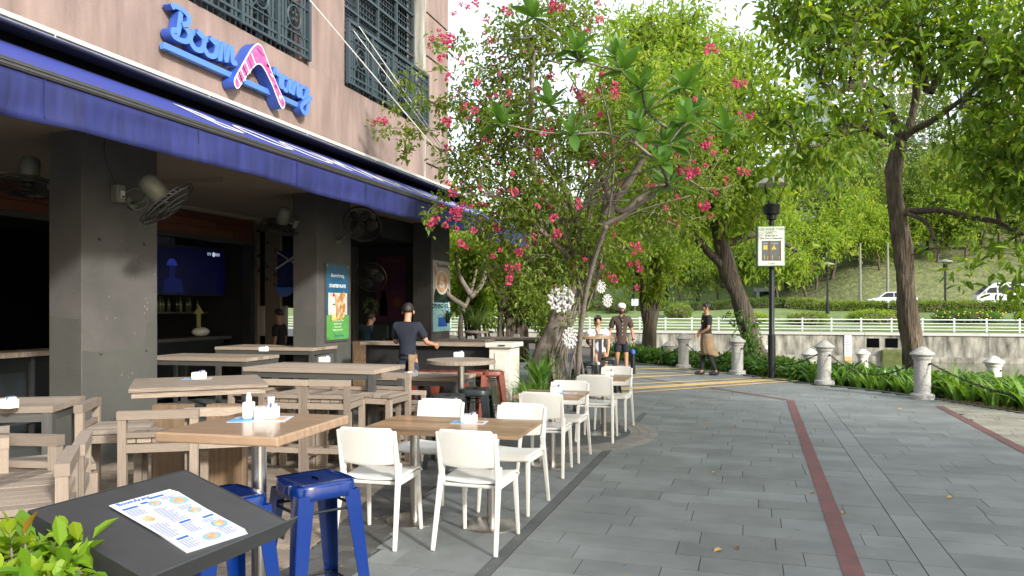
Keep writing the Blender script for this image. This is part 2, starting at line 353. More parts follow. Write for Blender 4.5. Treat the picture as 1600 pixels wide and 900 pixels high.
def limb_mesh(name,N,par,rad,tips,tip=.006,expo=2.3,m='bark',parent=None,maxr=None,start=0,n=6,nlimit=None):
    cnt=len(N); w=np.zeros(cnt); 
    for t in tips: w[t]+=1
    for i in range(cnt-1,-1,-1):
        if par[i]>=0 and par[i]<i: w[par[i]]+=w[i]
    r=tip*np.maximum(w,1)**(1/expo)
    if maxr: r=np.minimum(r,maxr)
    fx=np.array(rad); r=np.where(fx>0,fx,r)
    ch=np.array([i for i in range(start,cnt) if par[i]>=0]); pa=np.array([par[i] for i in ch])
    a=N[pa];b=N[ch]; ra=np.minimum(r[pa],r[ch]*1.35); rb=r[ch]
    same=fx[ch]>0; ra=np.where(same,r[pa],ra)
    d=unit(b-a+1e-6); ref=np.where(np.abs(d[:,2:3])<.9,[[0,0,1.]],[[1.,0,0]]); s=unit(np.cross(d,ref)); u=np.cross(d,s)
    K=len(ch); v=np.empty((K,2,n,3)); b2=b+d*(rb*.35)[:,None]
    for k in range(n):
        c_,s_=math.cos(2*PI*k/n),math.sin(2*PI*k/n)
        v[:,0,k]=a+(s*c_+u*s_)*ra[:,None]; v[:,1,k]=b2+(s*c_+u*s_)*rb[:,None]
    q=np.empty((K,n,4),int); base=np.arange(K)*2*n
    for k in range(n):
        k2=(k+1)%n; q[:,k]=np.stack([base+k,base+k2,base+n+k2,base+n+k],1)
    return link(name,np_mesh(name,v.reshape(-1,3),q.reshape(-1,4),m,smooth=True),parent)
def trunk_mesh(name,pts,rs,m,parent,n=14,rough=.08,flare=1.0):
    P=catmull(pts,6); 
    rr=[]; k=len(pts)-1
    for i in range(len(P)):
        f=i/(len(P)-1)*k; j=min(int(f),k-1); rr.append(rs[j]+(rs[j+1]-rs[j])*(f-j))
    rr[0]*=1.35*flare; rr[1]*=1.12*flare
    mb=MB(); mb.tube(P,rr,n); r=random.Random(len(pts)*7+n); ph=[r.random()*6 for _ in range(5)]
    for i in range(len(P)):
        c=P[i]
        for k2 in range(n):
            a=2*PI*k2/n; q=Vector(mb.v[i*n+k2]); f=1+rough*(math.sin(3*a+ph[0]+i*.25)+.7*math.sin(5*a+ph[1]-i*.17)+.6*math.sin(2*a+i*.6+ph[2]))+r.uniform(-rough,rough)*.5
            mb.v[i*n+k2]=tuple(c+(q-c)*f)
    return mb.build(name,m,parent,smooth=True)
# ================================================================ GROUND
def st(name,mb,m,parent=None,**k):
    o=mb.build(name,m,parent,**k)
    if not parent: o['kind']='structure'
    return o
KERB=[(16,-6),(10.6,5.2),(6.9,10.3)]+[G(*q)[:2] for q in ((1600,645),(1490,627),(1415,616.5),(1373,610.5),(1310,603.5),(1240,596.5),(1150,583.5),(1068,574.5),(1000,568))]+[(-8,28.5),(-30,51)]
def kerbx(y):
    for (a,b),(c,d) in zip(KERB,KERB[1:]):
        if b<=y<=d: return a+(c-a)*(y-b)/(d-b)
    return -30 if y>50 else 16
def off(P,d):
    out=[]
    for i,p in enumerate(P):
        a=Vector(P[max(i-1,0)]); b=Vector(P[min(i+1,len(P)-1)]); t=(b-a).normalized(); out.append((p[0]+t.y*d,p[1]-t.x*d))
    return out
prom=st('promenade',MB().add([(x,y,-.014) for x,y in KERB]+[(-60,50,-.014),(-60,-30,-.014),(16,-30,-.014)],[tuple(range(len(KERB)+3))]),'joint')
mb=MB(); lv=[(0.0,-.01),(.12,-.01),(.5,-.05),(3.2,-.34),(6.2,-.38)]
rowsK=[[(x,y,z) for x,y in off(KERB,d)] for d,z in lv]
for a,b in zip(rowsK,rowsK[1:]):
    for i in range(len(a)-1): mb.quad(a[i],b[i],b[i+1],a[i+1])
st('planting_bed',mb,'soil')
mb=MB(); q0=off(KERB,6.2); q1=off(KERB,6.6)
for i in range(len(q0)-1):
    mb.quad((*q0[i],-.3),(*q1[i],-.3),(*q1[i+1],-.3),(*q0[i+1],-.3)); mb.quad((*q1[i],-.3),(*q1[i],-3.6),(*q1[i+1],-3.6),(*q1[i+1],-.3)); mb.quad((*q0[i],-.3),(*q0[i+1],-.3),(*q0[i+1],-.5),(*q0[i],-.5))
st('near_quay',mb,'wall_river')
mb=MB()
for i in range(len(KERB)-1):
    a=off(KERB,-.1); b=off(KERB,.0); mb.add([(*a[i],-.1),(*b[i],-.1),(*b[i+1],-.1),(*a[i+1],-.1),(*a[i],.012),(*b[i],.012),(*b[i+1],.012),(*a[i+1],.012)],[(4,5,6,7),(0,1,5,4),(3,7,6,2),(1,2,6,5),(0,4,7,3)])
st('kerb_edging',mb,'tile_dark')
# paving: every slab is a piece; the 300 that show largest are objects, the rest one mesh
def lay(parent,name,rects,m,cap,th=.014):
    """rects x0,x1,y0,y1; a joint of 3 mm all round"""
    key=lambda r:-((r[1]-r[0])*(r[3]-r[2]))/max(.5,(((r[0]+r[1])/2)**2+((r[2]+r[3])/2)**2))**1.5
    vis=[]; hid=[]
    for r in rects:
        cx,cy=(r[0]+r[1])/2,(r[2]+r[3])/2; dp=cx*_f[0]+cy*_f[1]; sx=cx*_r[0]+cy*_r[1]
        (vis if dp>1.2 and abs(sx)<dp*.70 and dp>3.7 else hid).append(r)
    vis.sort(key=key); near,far=vis[:cap],vis[cap:]+hid
    for x0,x1,y0,y1 in near:
        dz=rnd.uniform(-.0015,.0008); g=.0025
        o=link(name,unitbox(m),parent,((x0+x1)/2,(y0+y1)/2,-th/2+dz)); o.scale=(x1-x0-2*g,y1-y0-2*g,th)
    if far:
        F=np.array(far); n=len(F); g=.0025; z=np.random.RandomState(3).uniform(-.0015,.0008,n)
        v=np.zeros((n,8,3)); xs=[F[:,0]+g,F[:,1]-g,F[:,1]-g,F[:,0]+g]; ys=[F[:,2]+g,F[:,2]+g,F[:,3]-g,F[:,3]-g]
        for k in range(4): v[:,k,0]=xs[k];v[:,k,1]=ys[k];v[:,k,2]=-th; v[:,k+4,0]=xs[k];v[:,k+4,1]=ys[k];v[:,k+4,2]=z
        q=np.array([(4,5,6,7),(0,1,5,4),(1,2,6,5),(2,3,7,6),(3,0,4,7)]); Q=(q[None]+8*np.arange(n)[:,None,None]).reshape(-1,4)
        o=link(name,np_mesh(name,v.reshape(-1,3),Q,m,np.repeat(np.random.RandomState(4).rand(n),8)),parent); o['kind']='stuff'
def rows(xa,xb,y0,y1,pitch,lens,seed=1,clip=True):
    r=random.Random(seed); out=[]; y=y0
    while y<y1:
        A=xa(y) if callable(xa) else xa; B=xb(y) if callable(xb) else xb
        if clip: B=min(B,kerbx(y)-.1,kerbx(y+pitch)-.1)
        x=A-r.uniform(0,lens[0]*.9)
        while x<B:
            x2=x+r.choice(lens)
            if B-x2<lens[0]*.3: x2=B
            a,b=max(x,A),min(x2,B)
            if b-a>.04: out.append((a,b,y,min(y+pitch,y1)))
            x=x2
        y+=pitch
    return out
CC=(-2.75,9.75)
incirc=lambda r:((r[0]+r[1])/2-CC[0])**2+((r[2]+r[3])/2-CC[1])**2<1.5**2
XB=lambda y:-1.985-.189*y if y<8.5 else -3.6
S=rows(-1.50,1.03,2.9,13.8,.28,[.5,.65,.8],1)+rows(1.245,2.89,2.9,15.0,.28,[.6,.8,1.0],2)
S+=rows(lambda y:XB(y)+.46,-1.59,2.9,11.4,.30,[.45,.6,.75],3)
lay(prom,'paving_slab',S,'tile_grey',270)
lay(prom,'paving_slab_strip',[(1.032,1.243,y,y+L) for y,L in [(2.9+.62*k,.62) for k in range(18)]],'tile_grey_b',30)
lay(prom,'far_paving_slab',rows(-3.5,9,13.8,21.5,.30,[.6,.9,1.2],5)+rows(-1.5,1.03,-4,2.9,.30,[.9],6)+rows(1.03,9,-4,2.9,.3,[.9],7,True)+rows(-3.5,-1.5,11.4,13.8,.3,[.9],8),'tile_grey',0)
B=rows(-6.35,XB,2.9,9.8,.104,[.205],9,False); B=[b for b in B]
lay(prom,'brick',B,'brick_tan',300)
lay(prom,'dark_brick',[b for b in rows(XB,lambda y:XB(y)+.46,2.9,8.6,.104,[.205],10,False) if not incirc(b)],'brick_dark',300)
lay(prom,'inner_floor_tile',rows(-9.4,-6.36,2.9,15.8,.4,[.4],11,False)+rows(-6.35,-3.6,9.8,22,.4,[.4],12,False)+rows(-6.35,-3.6,-2,2.9,.4,[.4],12,False),'tile_dark',0)
lay(prom,'cream_paver',rows(3.02,12,3,15.2,.15,[.3],13),'brick_cream',200)
mb=MB(); 
for y in [2.9+.9*k for k in range(10)]: mb.box(-1.585,-1.505,y+.003,y+.897,-.014,.001)
st('dark_inlay_strip',mb,'tile_dark')
# planter surround: disc with three rings of stones
mb=MB(); mb.add([(CC[0]+1.28*math.cos(t*PI/24),CC[1]+1.28*math.sin(t*PI/24),.004) for t in range(48)],[tuple(range(48))])
st('tree_surround_disc',mb,'tile_dark')
ring=tag(bpy.data.objects.new('stone_ring',None),kind='structure'); COL.objects.link(ring)
for ri,(ra,rb) in enumerate(((1.285,1.40),(1.405,1.52),(1.525,1.64))):
    n=40+ri*4; w_=2*PI/n*.97; mb=MB()
    p=[(ra*math.cos(t*w_/3),ra*math.sin(t*w_/3)) for t in range(4)]+[(rb*math.cos(t*w_/3),rb*math.sin(t*w_/3)) for t in (3,2,1,0)]
    me=mb.prism(p,-.01,.006).mesh('stone','curve_stone')
    for k in range(n):
        a=2*PI*k/n
        if math.cos(a+.1)>-.35:
            o=link('stone',me,ring,(CC[0],CC[1],0)); o.rotation_euler=(0,0,a)
# painted lines
def strip(name,P,w_,m,z=.004):
    mb=MB()
    for (a,b) in zip(P,P[1:]):
        a=Vector((*a[:2],z));b=Vector((*b[:2],z)); t=(b-a).normalized(); s=Vector((t.y,-t.x,0))*w_/2; mb.quad(a+s,b+s,b-s,a-s)
    return st(name,mb,m)
strip('red_line',[(.56,2.9),(.60,5.04),(.62,7.42),(.665,14.2)],.125,'red_line_paint')
strip('red_line',[(.60,14.26),(-.67,15.84),(-2.42,17.78),(-5,20.6)],.11,'red_line_paint')
strip('red_line',[(2.95,2.9),(2.95,14.05)],.12,'red_line_paint')
def yl(p,q,w1,w2):
    a,b=G(*p),G(*q); d=Vector((b[0]-a[0],b[1]-a[1],0)); a=Vector((a[0],a[1],.006)); b=Vector((b[0],b[1],.006)); t=d.normalized(); s=Vector((t.y,-t.x,0)); 
    st('yellow_line',MB().quad(a+s*w1/2,b+s*w2/2,b-s*w2/2,a-s*w1/2),'yellow_paint')
yl((940,617),(1246,595),.15,.15); yl((940,610),(1236,591.5),.42,.42); yl((940,603),(1222,588.6),.15,.15)
yl((980,590.5),(1156,581.8),.28,.2); yl((980,585.5),(1110,580),.16,.14); yl((970,577.5),(1084,575.5),.45,.35); yl((970,573.5),(1050,572.5),.12,.1)
# fallen leaves and petals
for i,(px,py) in enumerate([(1256,661),(1265,771),(1149,671),(1307,665),(1489,778),(1318,801),(1128,860),(1150,856),(1106,662),(1117,738),(1430,624),(1395,620),(1410,640),(1370,622),(1330,616),(1560,655),(1500,648)]):
    g=G(px,py); L=.05+.03*rnd.random(); a=rnd.random()*6
    v,q,t=leaves(np.array([[0,0,.006]]),np.array([[1,0,.05]]),np.array([L]),np.array([L*.5]),np.array([.9]))
    o=link('fallen_leaf',np_mesh('fallen_leaf',v,q,'dead_leaf',t),None,(g[0],g[1],.002)); o.rotation_euler=(0,0,a)
    tag(o,'small dry fallen leaf lying on the promenade paving','leaf','fallen leaves on the paving')
mb=MB()
for _ in range(700):
    k=rnd.uniform(0,1); d=rnd.uniform(.02,.45); y=12.0+3.2*k; x=kerbx(y)+d
    a=rnd.random()*6; L=rnd.uniform(.03,.07); z=-.01+rnd.uniform(.0,.03)-d*.05
    mb.add([(x,y,z),(x+L*math.cos(a+.5)*.6,y+L*math.sin(a+.5)*.6,z+.015),(x+L*math.cos(a),y+L*math.sin(a),z+.005),(x+L*math.cos(a-.5)*.6,y+L*math.sin(a-.5)*.6,z+.018)],[(0,1,2,3)])
mb.build('leaf_litter','dead_leaf')['kind']='stuff'
# ================================================================ RIVER AND FAR BANK
wm=mat('river_water',(.10,.11,.05),.12,var=.1,scale=.3,bump=.35,bscale=2.5,tint=0,c2=(.07,.08,.035))
st('river_water',MB().quad((-300,10,-2.3),(300,10,-2.75),(300,61.6,-2.3),(-300,61.6,-2.3)),'river_water')
YW=61.5
far=thing('river_wall','long stained concrete river wall on the far bank with pale coping','wall',(0,YW,0))
for k in range(-12,14):
    x0=k*8.0
    MB().box(x0+.01,x0+7.99,0,.6,-3.4,-.42).build('wall_panel','wall_river',far); MB().box(x0+.01,x0+7.99,-.035,-.001,-3.4,-1.95).build('tide_plinth','wall_river',far)
    MB().box(x0+.01,x0+7.99,-.12,.7,-.42,-.22).build('coping','coping',far)
for px in (1364,1393): 
    p=VY(px,534,YW); MB().box(p[0]-.42,p[0]+.42,-.02,.01,p[2]-.42,p[2]+.25).build('drain_opening','black_void',far)
p=VY(1396,553,YW); MB().prism([(p[0]-.85,-.35),(p[0]+.55,-.35),(p[0]+.55,0),(p[0]-.85,0)],-3.2,-1.45).build('mossy_apron','moss',far,bevel=.12)
p=VY(1325,540,YW); MB().box(p[0]-.25,p[0]+.25,-.08,-.005,-2.9,-.43).build('gauge_board','tower_white',far); MB().box(p[0]-.24,p[0]+.24,-.085,-.081,-2.7,-2.0).build('yellow_band','yellow_paint',far)
for k in range(11): MB().box(p[0]-.2,p[0]+(.0 if k%2 else .1),-.085,-.081,-1.9+k*.13,-1.87+k*.13).build('gauge_mark','black_paint',far)
rl=thing('bank_railing','long white metal railing of four rails above the far river wall','railing',(0,62.3,-.24))
for h in (.22,.45,.68,.95): pieces('rail',[((x,0,h),(12.02,.05,.055 if h<.9 else .07)) for x in range(-72,84,12)],'rail_white',rl)
pieces('post',[((x,0.06,.53),(.11,.07,1.08)) for x in np.arange(-70,80,2.05)],'rail_white',rl)
def fh(x,y):
    if y<64.5: return -.24
    h=min(1,(y-64.5)/9)*1.25
    if y>84: 
        s=min(1,max(0,(x-2)/10)); h+=s*min(8,(y-84)*.32)+(1-s)*min(2.5,(y-84)*.05)
    if y<78: h+=.35*max(0,math.sin(x*.23+1)*math.sin(y*.35))*min(1,(y-64.5)/5)*(1 if x<6 else .3)
    return h+min(9,max(0,y-118)*.35)
xs=list(np.arange(-120,121,3.0)); ys=[61.6,64.5,66,68,70,72,74,76,78,81,84,87,90,94,98,104,110,120,126,132,140,150,170,420]
mb=MB(); mb.add([(x,y,fh(x,y)) for y in ys for x in xs],[(j*len(xs)+i,j*len(xs)+i+1,(j+1)*len(xs)+i+1,(j+1)*len(xs)+i) for j in range(len(ys)-1) for i in range(len(xs)-1)])
o=mb.build('far_bank_ground',['lawn','slope_grass'],smooth=True); o['kind']='structure'
nx=len(xs)-1; o.data.polygons.foreach_set('material_index',[1 if (ys[j]>=84 and xs[i]>2) else 0 for j in range(len(ys)-1) for i in range(nx)])
mb=MB()
for x in range(-120,120,6): mb.quad((x,77.5,fh(x,77.5)+.32),(x+6,77.5,fh(x+6,77.5)+.32),(x+6,84,fh(x+6,84)+.08),(x,84,fh(x,84)+.08))
st('far_road',mb,'asphalt')
# ================================================================ BUILDING
bl=thing('restaurant_building','pink stucco corner building whose dark pillars carry the storey above the veranda','building')
P=lambda n,mb,m,par=bl,**k: mb.build(n,m,par,**k)
P('wall',MB().box(-6.75,-6.4,-8,14.55,3.42,5.28),'stucco')
for a,b in ((-8,6.9),(10.2,11.32)): P('wall',MB().box(-6.75,-6.401,a,b,5.28,9.2),'stucco')
P('wall',MB().box(-6.75,-6.4,-8,14.55,9.2,13),'stucco')
zs=[3.42,4.62,5.05,5.95,6.85,7.75,8.65,9.55,13]
for a,b in zip(zs,zs[1:]): P('wall_block',MB().box(-6.75,-6.4,14.72,15.9,a,b-.035),'stucco',bevel=.01)
mat('weathered',(.42,.41,.36),.95,scale=2.5,c2=(.10,.10,.09),stretch=(3,3,.4),bump=.3,tint=0,detail=10)
P('weathered_pier',MB().box(-6.78,-6.42,14.551,14.719,3.42,13),'weathered')
P('end_wall',MB().box(-22,-6.751,15.7,15.9,3.42,13),'stucco')
P('roof',MB().box(-22,-6.4,-8,15.9,13,13.2),'stucco_trim')
P('window_back',MB().box(-7.3,-7.2,-8,15.6,3.6,13),'glass_dark')
P('ceiling',MB().box(-22,-6.42,-8,15.68,3.40,3.419),'ceiling_paint')
P('ceiling_moulding',MB().box(-9.6,-9.3,-8,13.3,3.33,3.398),'ceiling_paint',bevel=.01)
P('ceiling_beam',MB().box(-9.3,-6.9,8.9,9.1,3.34,3.398),'ceiling_paint'); P('ceiling_beam',MB().box(-14,-6.9,13.2,13.4,3.3,3.398),'ceiling_paint')
for y0,y1 in ((1.7,2.73),(6.09,7.12),(10.47,11.53),(14.94,15.98)):
    P('pillar',MB().box(-6.82,-6.40,y0,y1,-.02,3.40),'grey_paint',bevel=.006)
for (px,py) in [(155,374),(225,382),(157,552),(228,547)]:
    p=W(px,py); P('anchor_bolt',MB().ball((p[0]+.004,p[1],p[2]),.018,6,4),'bar_metal')
mat('repaint',(.075,.078,.070),.8,scale=2,c2=(.055,.057,.052),bump=.35,bscale=90,tint=.05); mat('chip',(.20,.19,.175),.9,bump=.2,tint=.2)
for y0,y1,z in ((6.09,7.12,1.18),(10.47,11.53,1.0)):
    P('repainted_panel',MB().add([(-6.397,y0+.006,.0),(-6.397,y1-.006,.0),(-6.397,y1-.006,z+.28),(-6.397,y1-.16,z+.28),(-6.397,y1-.17,z+.03),(-6.397,y0+.3,z-.03),(-6.397,y0+.006,z)],[(0,1,2,3,4,5,6)]),'repaint')
    P('repainted_panel',MB().add([(-6.81,y0-.003,0),(-6.406,y0-.003,0),(-6.406,y0-.003,z+.32),(-6.81,y0-.003,z+.35)],[(0,1,2,3)]),'repaint')
r=random.Random(2)
for k in range(26):
    y=r.uniform(6.15,7.08); z=r.uniform(.5,2.4); q=r.uniform(.004,.013)
    if k<9: y=r.uniform(6.92,6.98); z=r.uniform(1.45,1.75)
    P('paint_chip',MB().prism([(q*math.cos(a)*r.uniform(.6,1.2),q*math.sin(a)*r.uniform(.6,1.4)) for a in range(6)],0,.002),'chip').matrix_basis=Matrix(((0,0,1,-6.398),(1,0,0,y),(0,1,0,z),(0,0,0,1)))
# wood fascia boards above the shopfront
fb=[]
for r_,z in enumerate((2.93,3.07,3.21)):
    y=3.0-r_*.5
    while y<13.1:
        L=min(1.9,13.1-y); fb.append(((-9.48,y+L/2,z+.065),(.05,L-.01,.132))); y+=1.9
pieces('board',fb,'wood_fascia',bl)
P('shopfront_lintel',MB().box(-9.6,-9.46,3,13.15,2.84,2.925),'bar_metal')
P('shopfront_mullion',MB().box(-9.62,-9.44,13.0,13.14,0,2.84),'black_paint'); P('shopfront_mullion',MB().box(-9.6,-9.46,9.2,9.3,0,2.84),'black_paint')
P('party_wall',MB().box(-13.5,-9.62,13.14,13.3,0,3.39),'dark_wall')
P('wood_return',MB().box(-9.62,-9.5,13.14,13.19,2.84,3.39),'wood_fascia')
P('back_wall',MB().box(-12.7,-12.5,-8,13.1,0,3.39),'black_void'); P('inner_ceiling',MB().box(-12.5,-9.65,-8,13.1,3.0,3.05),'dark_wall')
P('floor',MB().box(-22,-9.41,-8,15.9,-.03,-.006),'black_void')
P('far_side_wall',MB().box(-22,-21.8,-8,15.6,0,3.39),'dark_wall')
# end wall of the veranda, pierced by tall narrow openings
for x0,x1 in ((-21,-11.55),(-11.4,-10.95),(-10.75,-10.35),(-9.98,-9.3),(-9.12,-8.8),(-8.65,-8.46)):
    P('end_pilaster',MB().box(x0,x1,15.35,15.68,0,3.39),'ceiling_paint' if x1-x0<.8 and x0>-11.5 and x0<-9 else 'grey_paint')
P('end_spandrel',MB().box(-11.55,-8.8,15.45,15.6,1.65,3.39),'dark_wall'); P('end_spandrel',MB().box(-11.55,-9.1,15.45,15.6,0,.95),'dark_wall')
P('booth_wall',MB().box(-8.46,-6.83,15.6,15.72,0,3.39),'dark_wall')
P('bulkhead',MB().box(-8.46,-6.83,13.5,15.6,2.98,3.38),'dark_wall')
# rooms interior: bar
bc=thing('bar_counter','dim bar counter inside the shopfront below the television','counter',(-10.1,0,0))
MB().box(-.3,.3,9.6,12.9,1.0,1.06).build('counter_top','steel_dark',bc); MB().box(-.2,.2,9.7,12.8,0,1.0).build('counter_front','black_paint',bc)
sh=thing('bottle_shelf','narrow shelf of bottles on the wall under the television','shelf',(-10.5,0,0)); MB().box(-.15,.15,10.5,12.9,1.50,1.53).build('shelf_board','steel_dark',sh)
mat('bottle_glass',(.10,.12,.06),.2,bump=0,tint=.7)
b0=MB().lathe([(.035,0),(.037,.16),(.03,.19),(.012,.23),(.012,.29)],8).mesh('bottle','bottle_glass',True)
for k in range(14):
    o=link('bottle',b0,None,(-10.5+rnd.uniform(-.06,.06),10.9+k*.14,1.53)); tag(o,'dark bottle standing in the row on the shelf under the television','bottle','bottles on the bar shelf')
tv=thing('television','large wall television with a helmeted sportsperson on blue','television',(-9.95,0,0))
MB().box(-.05,0,11.0,12.9,1.84,2.76).build('casing','black_paint',tv)
mat('screen_blue',(.002,.003,.05),.35,bump=0,emit=.12,tint=0,scale=1.2,c2=(.001,.001,.02)); mat('screen_fig',(.02,.04,.32),.4,bump=0,emit=.3,tint=0); mat('screen_white',(.5,.6,.8),.4,bump=0,emit=.5,tint=0); mat('screen_dim',(.005,.010,.09),.4,bump=0,emit=.25,tint=0)
MB().box(0,.004,11.03,12.87,1.87,2.73).build('screen','screen_blue',tv)
MB().prism([(11.42+.13*math.cos(a*PI/10),2.37+.13*math.sin(a*PI/10)) for a in range(11)],0,.003).build('screen_helmet','screen_fig',tv).matrix_basis=Matrix(((0,0,1,.005),(1,0,0,0),(0,1,0,0),(0,0,0,1)))
o=MB().prism([(11.2,1.88),(11.22,2.08),(11.36,2.16),(11.36,2.36),(11.5,2.36),(11.5,2.16),(11.68,2.1),(11.72,1.88)],0,.003).build('screen_figure','screen_dim',tv); o.matrix_basis=Matrix(((0,0,1,.004),(1,0,0,0),(0,1,0,0),(0,0,0,1)))
MB().prism([(12.55+.045*math.cos(a*PI/8),2.64+.045*math.sin(a*PI/8)) for a in range(16)],0,.003).build('screen_logo','screen_white',tv).matrix_basis=Matrix(((0,0,1,.006),(1,0,0,0),(0,1,0,0),(0,0,0,1)))
text_mesh('screen_lettering','EM   MBER',.08,'screen_white',tv,(.007,12.55,2.64),(R(90),0,R(90)))
ex=thing('exit_sign','EXIT sign on a small plate under the shopfront lintel','sign',(-9.7,0,0)); p=W(259,377,-9.7)
MB().box(-.03,0,p[1]-.22,p[1]+.22,p[2]-.09,p[2]+.09).build('plate','black_paint',ex); text_mesh('lettering','EXIT >',.15,'ink_grey',ex,(.004,p[1],p[2]),(R(90),0,R(90)))
p=W(296,492,-10.2); mat('dim_yellow',(.30,.29,.09),.6,bump=0,tint=0)
o=MB().prism([(-.05,-.25),(.05,-.25),(.05,.0),(.14,0),(0,.16),(-.14,0),(-.05,0)],0,.02).build('arrow_sign','dim_yellow',None,loc=(-10.0,p[1],p[2]+.02)); o.rotation_euler=(R(90),0,R(90)); tag(o,'yellow up-pointing arrow sign standing on the bar counter','sign')
o=MB().ball((0,0,0),(.14,.2,.09),9,6).build('cloth_bundle','white_plastic',None,True,loc=(-10.05,W(317,512,-10)[1],1.15)); tag(o,'pale crumpled cloth bundle on the bar counter','cloth')
bs=thing('metal_shelf_frame','low metal frame bench under the bar counter','bench',(-9.3,0,0))
for y in (9.75,10.75): MB().box(-.03,.03,y,y+.04,0,.75).build('leg','bar_metal',bs)
MB().box(-.2,.2,9.7,10.85,.751,.79).build('top','bar_metal',bs)
# left bay: ledge with metal frame
ld=thing('wooden_ledge','dark wooden ledge with a metal frame inside the bay left of the near pillar','counter',(-8.6,0,0))
MB().box(-.25,.25,3.5,8.4,1.02,1.08).build('ledge_top','teak_grey',ld)
for y in (6.6,7.3,7.9): MB().box(.1,.14,y,y+.05,0,1.02).build('leg','bar_metal',ld)
for z in (.45,.2): MB().box(.15,.18,5.2,8.4,z,z+.03).build('rail','bar_metal',ld)
MB().box(-.2,-.16,3.5,8.4,0,1.0).build('back_panel','black_paint',ld)
# ---------------------------------------------------------------- window grilles
def grille(y0,y1,z0,z1,label):
    t=thing('window_grille',label,'grille',(-6.62,0,0))
    it=[];fr=[]
    for k in range(int((y1-y0)/.115)+1): it.append(((-.06,y0+.115*k,(z0+z1)/2),(.014,.014,z1-z0)))
    for k in range(int((z1-z0)/.115)+1): it.append(((-.04,(y0+y1)/2,z0+.115*k),(.014,y1-y0,.014)))
    pieces('grid_bar',it,'grille',t)
    n=4
    for k in range(n+1): fr.append(((0,y0+.03+(y1-y0-.06)*k/n,(z0+z1)/2),(.05,.05,z1-z0)))
    z=z0+.62
    while z<z1: fr.append(((.01,(y0+y1)/2,z),(.04,y1-y0,.045))); z+=.42
    pieces('frame_bar',fr,'grille',t)
grille(6.92,10.17,5.3,9.15,'dark steel window grille above the sign letters'); grille(11.34,14.53,5.3,9.15,'dark steel window grille right of the wall sign, by the weathered pier')
def balc(y0,y1,z0,z1,label,nu):
    t=thing('balcony_railing',label,'railing',(-6.34,0,0))
    fr=[((0,(y0+y1)/2,z1),(.07,y1-y0+.06,.06)),((0,(y0+y1)/2,z0+.14),(.03,y1-y0,.035)),((0,(y0+y1)/2,z1-.13),(.03,y1-y0,.03)),((0,(y0+y1)/2,z0+.03),(.03,y1-y0,.035)),((0,(y0+y1)/2,z1-.3),(.03,y1-y0,.02)),((0,(y0+y1)/2,z0+.3),(.03,y1-y0,.02))]
    pieces('rail',fr,'grille',t); u=(y1-y0)/nu; bars=[]
    ringm=MB(); 
    for rr in (.165,): ringm.tube([(0,rr*math.cos(a*PI/10),rr*math.sin(a*PI/10)) for a in range(21)],.018,6,False)
    ringm=ringm.mesh('ring','grille'); hub=MB()
    for a in range(4): hub.ball((0,.06*math.cos(a*PI/2+.78),.06*math.sin(a*PI/2+.78)),.025,6,4)
    hub=hub.mesh('ring_boss','grille')
    for k in range(nu):
        a=y0+u*k; c=a+u/2; zc=(z0+z1)/2
        pieces('post',[((0,a,(z0+z1)/2),(.06,.06,z1-z0))],'grille',t)
        bars+=[((0,a+q,zc),(.012,.05,z1-z0-.1)) for q in (.12,.20,u-.20,u-.12)]
        r_=link('ring',ringm,t,(0.01,c,zc)); link('ring_boss',hub,r_)
        for s in (45,135,225,315):
            e=MB().bar((0.01,c+.18*math.cos(R(s)),zc+.18*math.sin(R(s))),(0.01,c+.33*math.cos(R(s)),zc+.36*math.sin(R(s))),.018).build('strut','grille',t)
        bars+=[((0,c-.06,zc+.32),(.012,.012,.28)),((0,c+.06,zc+.32),(.012,.012,.28)),((0,c-.06,zc-.32),(.012,.012,.28)),((0,c+.06,zc-.32),(.012,.012,.28))]
    pieces('post',[((0,y1,(z0+z1)/2),(.06,.06,z1-z0))],'grille',t); pieces('flat_bar',bars,'grille',t)
balc(11.34,14.6,5.32,6.36,'ornamental balcony railing with ring motifs, roped to the tree',4)
balc(6.95,10.15,5.32,6.36,'ornamental railing with ring motifs above the wall sign',4)
# ---------------------------------------------------------------- awning
aw=thing('awning','long blue fabric awning with white lettering over the veranda','awning')
def fab(u,v):
    y=-3+20.6*u; x=-6.31+1.39*v; return (x,y,3.975-.635*v-.012*math.sin(PI*v)+.006*math.sin(y*2.1)*v)
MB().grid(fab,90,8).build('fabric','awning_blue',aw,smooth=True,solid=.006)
def val(u,v):
    y=-3+20.6*u; w_=.022*math.sin(y*3.1+math.sin(y*1.3)*1.5)*v+.010*math.sin(y*8.3+v*2)*v+.012*math.sin(y*2.3+v*5)*math.sin(y*.9)*math.sin(PI*v)+.006*math.sin(y*17+v*9)*v*max(0,math.sin(y*.7+1))
    return (-4.895+w_,y,3.275-.31*v+.014*math.sin(y*1.15)*v+.006*math.sin(y*2.9)*v)
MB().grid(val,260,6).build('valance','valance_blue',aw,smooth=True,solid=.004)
for k in range(12): MB().box(-4.884,-4.878,-2.2+k*1.63,-2.192+k*1.63,3.0,3.27).build('seam','valance_blue',aw)
mb=MB(); mb.box(-4.955,-4.875,-3,17.6,3.275,3.345); o=mb.build('front_bar','bar_metal',aw,bevel=.008)
for z in (3.292,3.318): MB().box(-4.874,-4.868,-3,17.6,z,z+.009).build('bar_rib','steel_dark',aw)
MB().box(-6.395,-6.32,-3,16.4,3.90,4.07).build('shade_gap_box','black_void',aw)  # shade of the gap between fabric and cover, painted as a near-black box
MB().box(-6.39,-6.08,-3,16.3,4.085,4.165).build('cover_strip','gutter',aw,bevel=.015)
for k in range(9): MB().box(-6.075,-6.07,-2.9+k*2.1,-2.9+k*2.1+2.08,4.10,4.112).build('cover_groove','bar_metal',aw)
MB().box(-6.39,-6.12,-3,16.3,4.071,4.084).build('cassette_lip','bar_metal',aw)
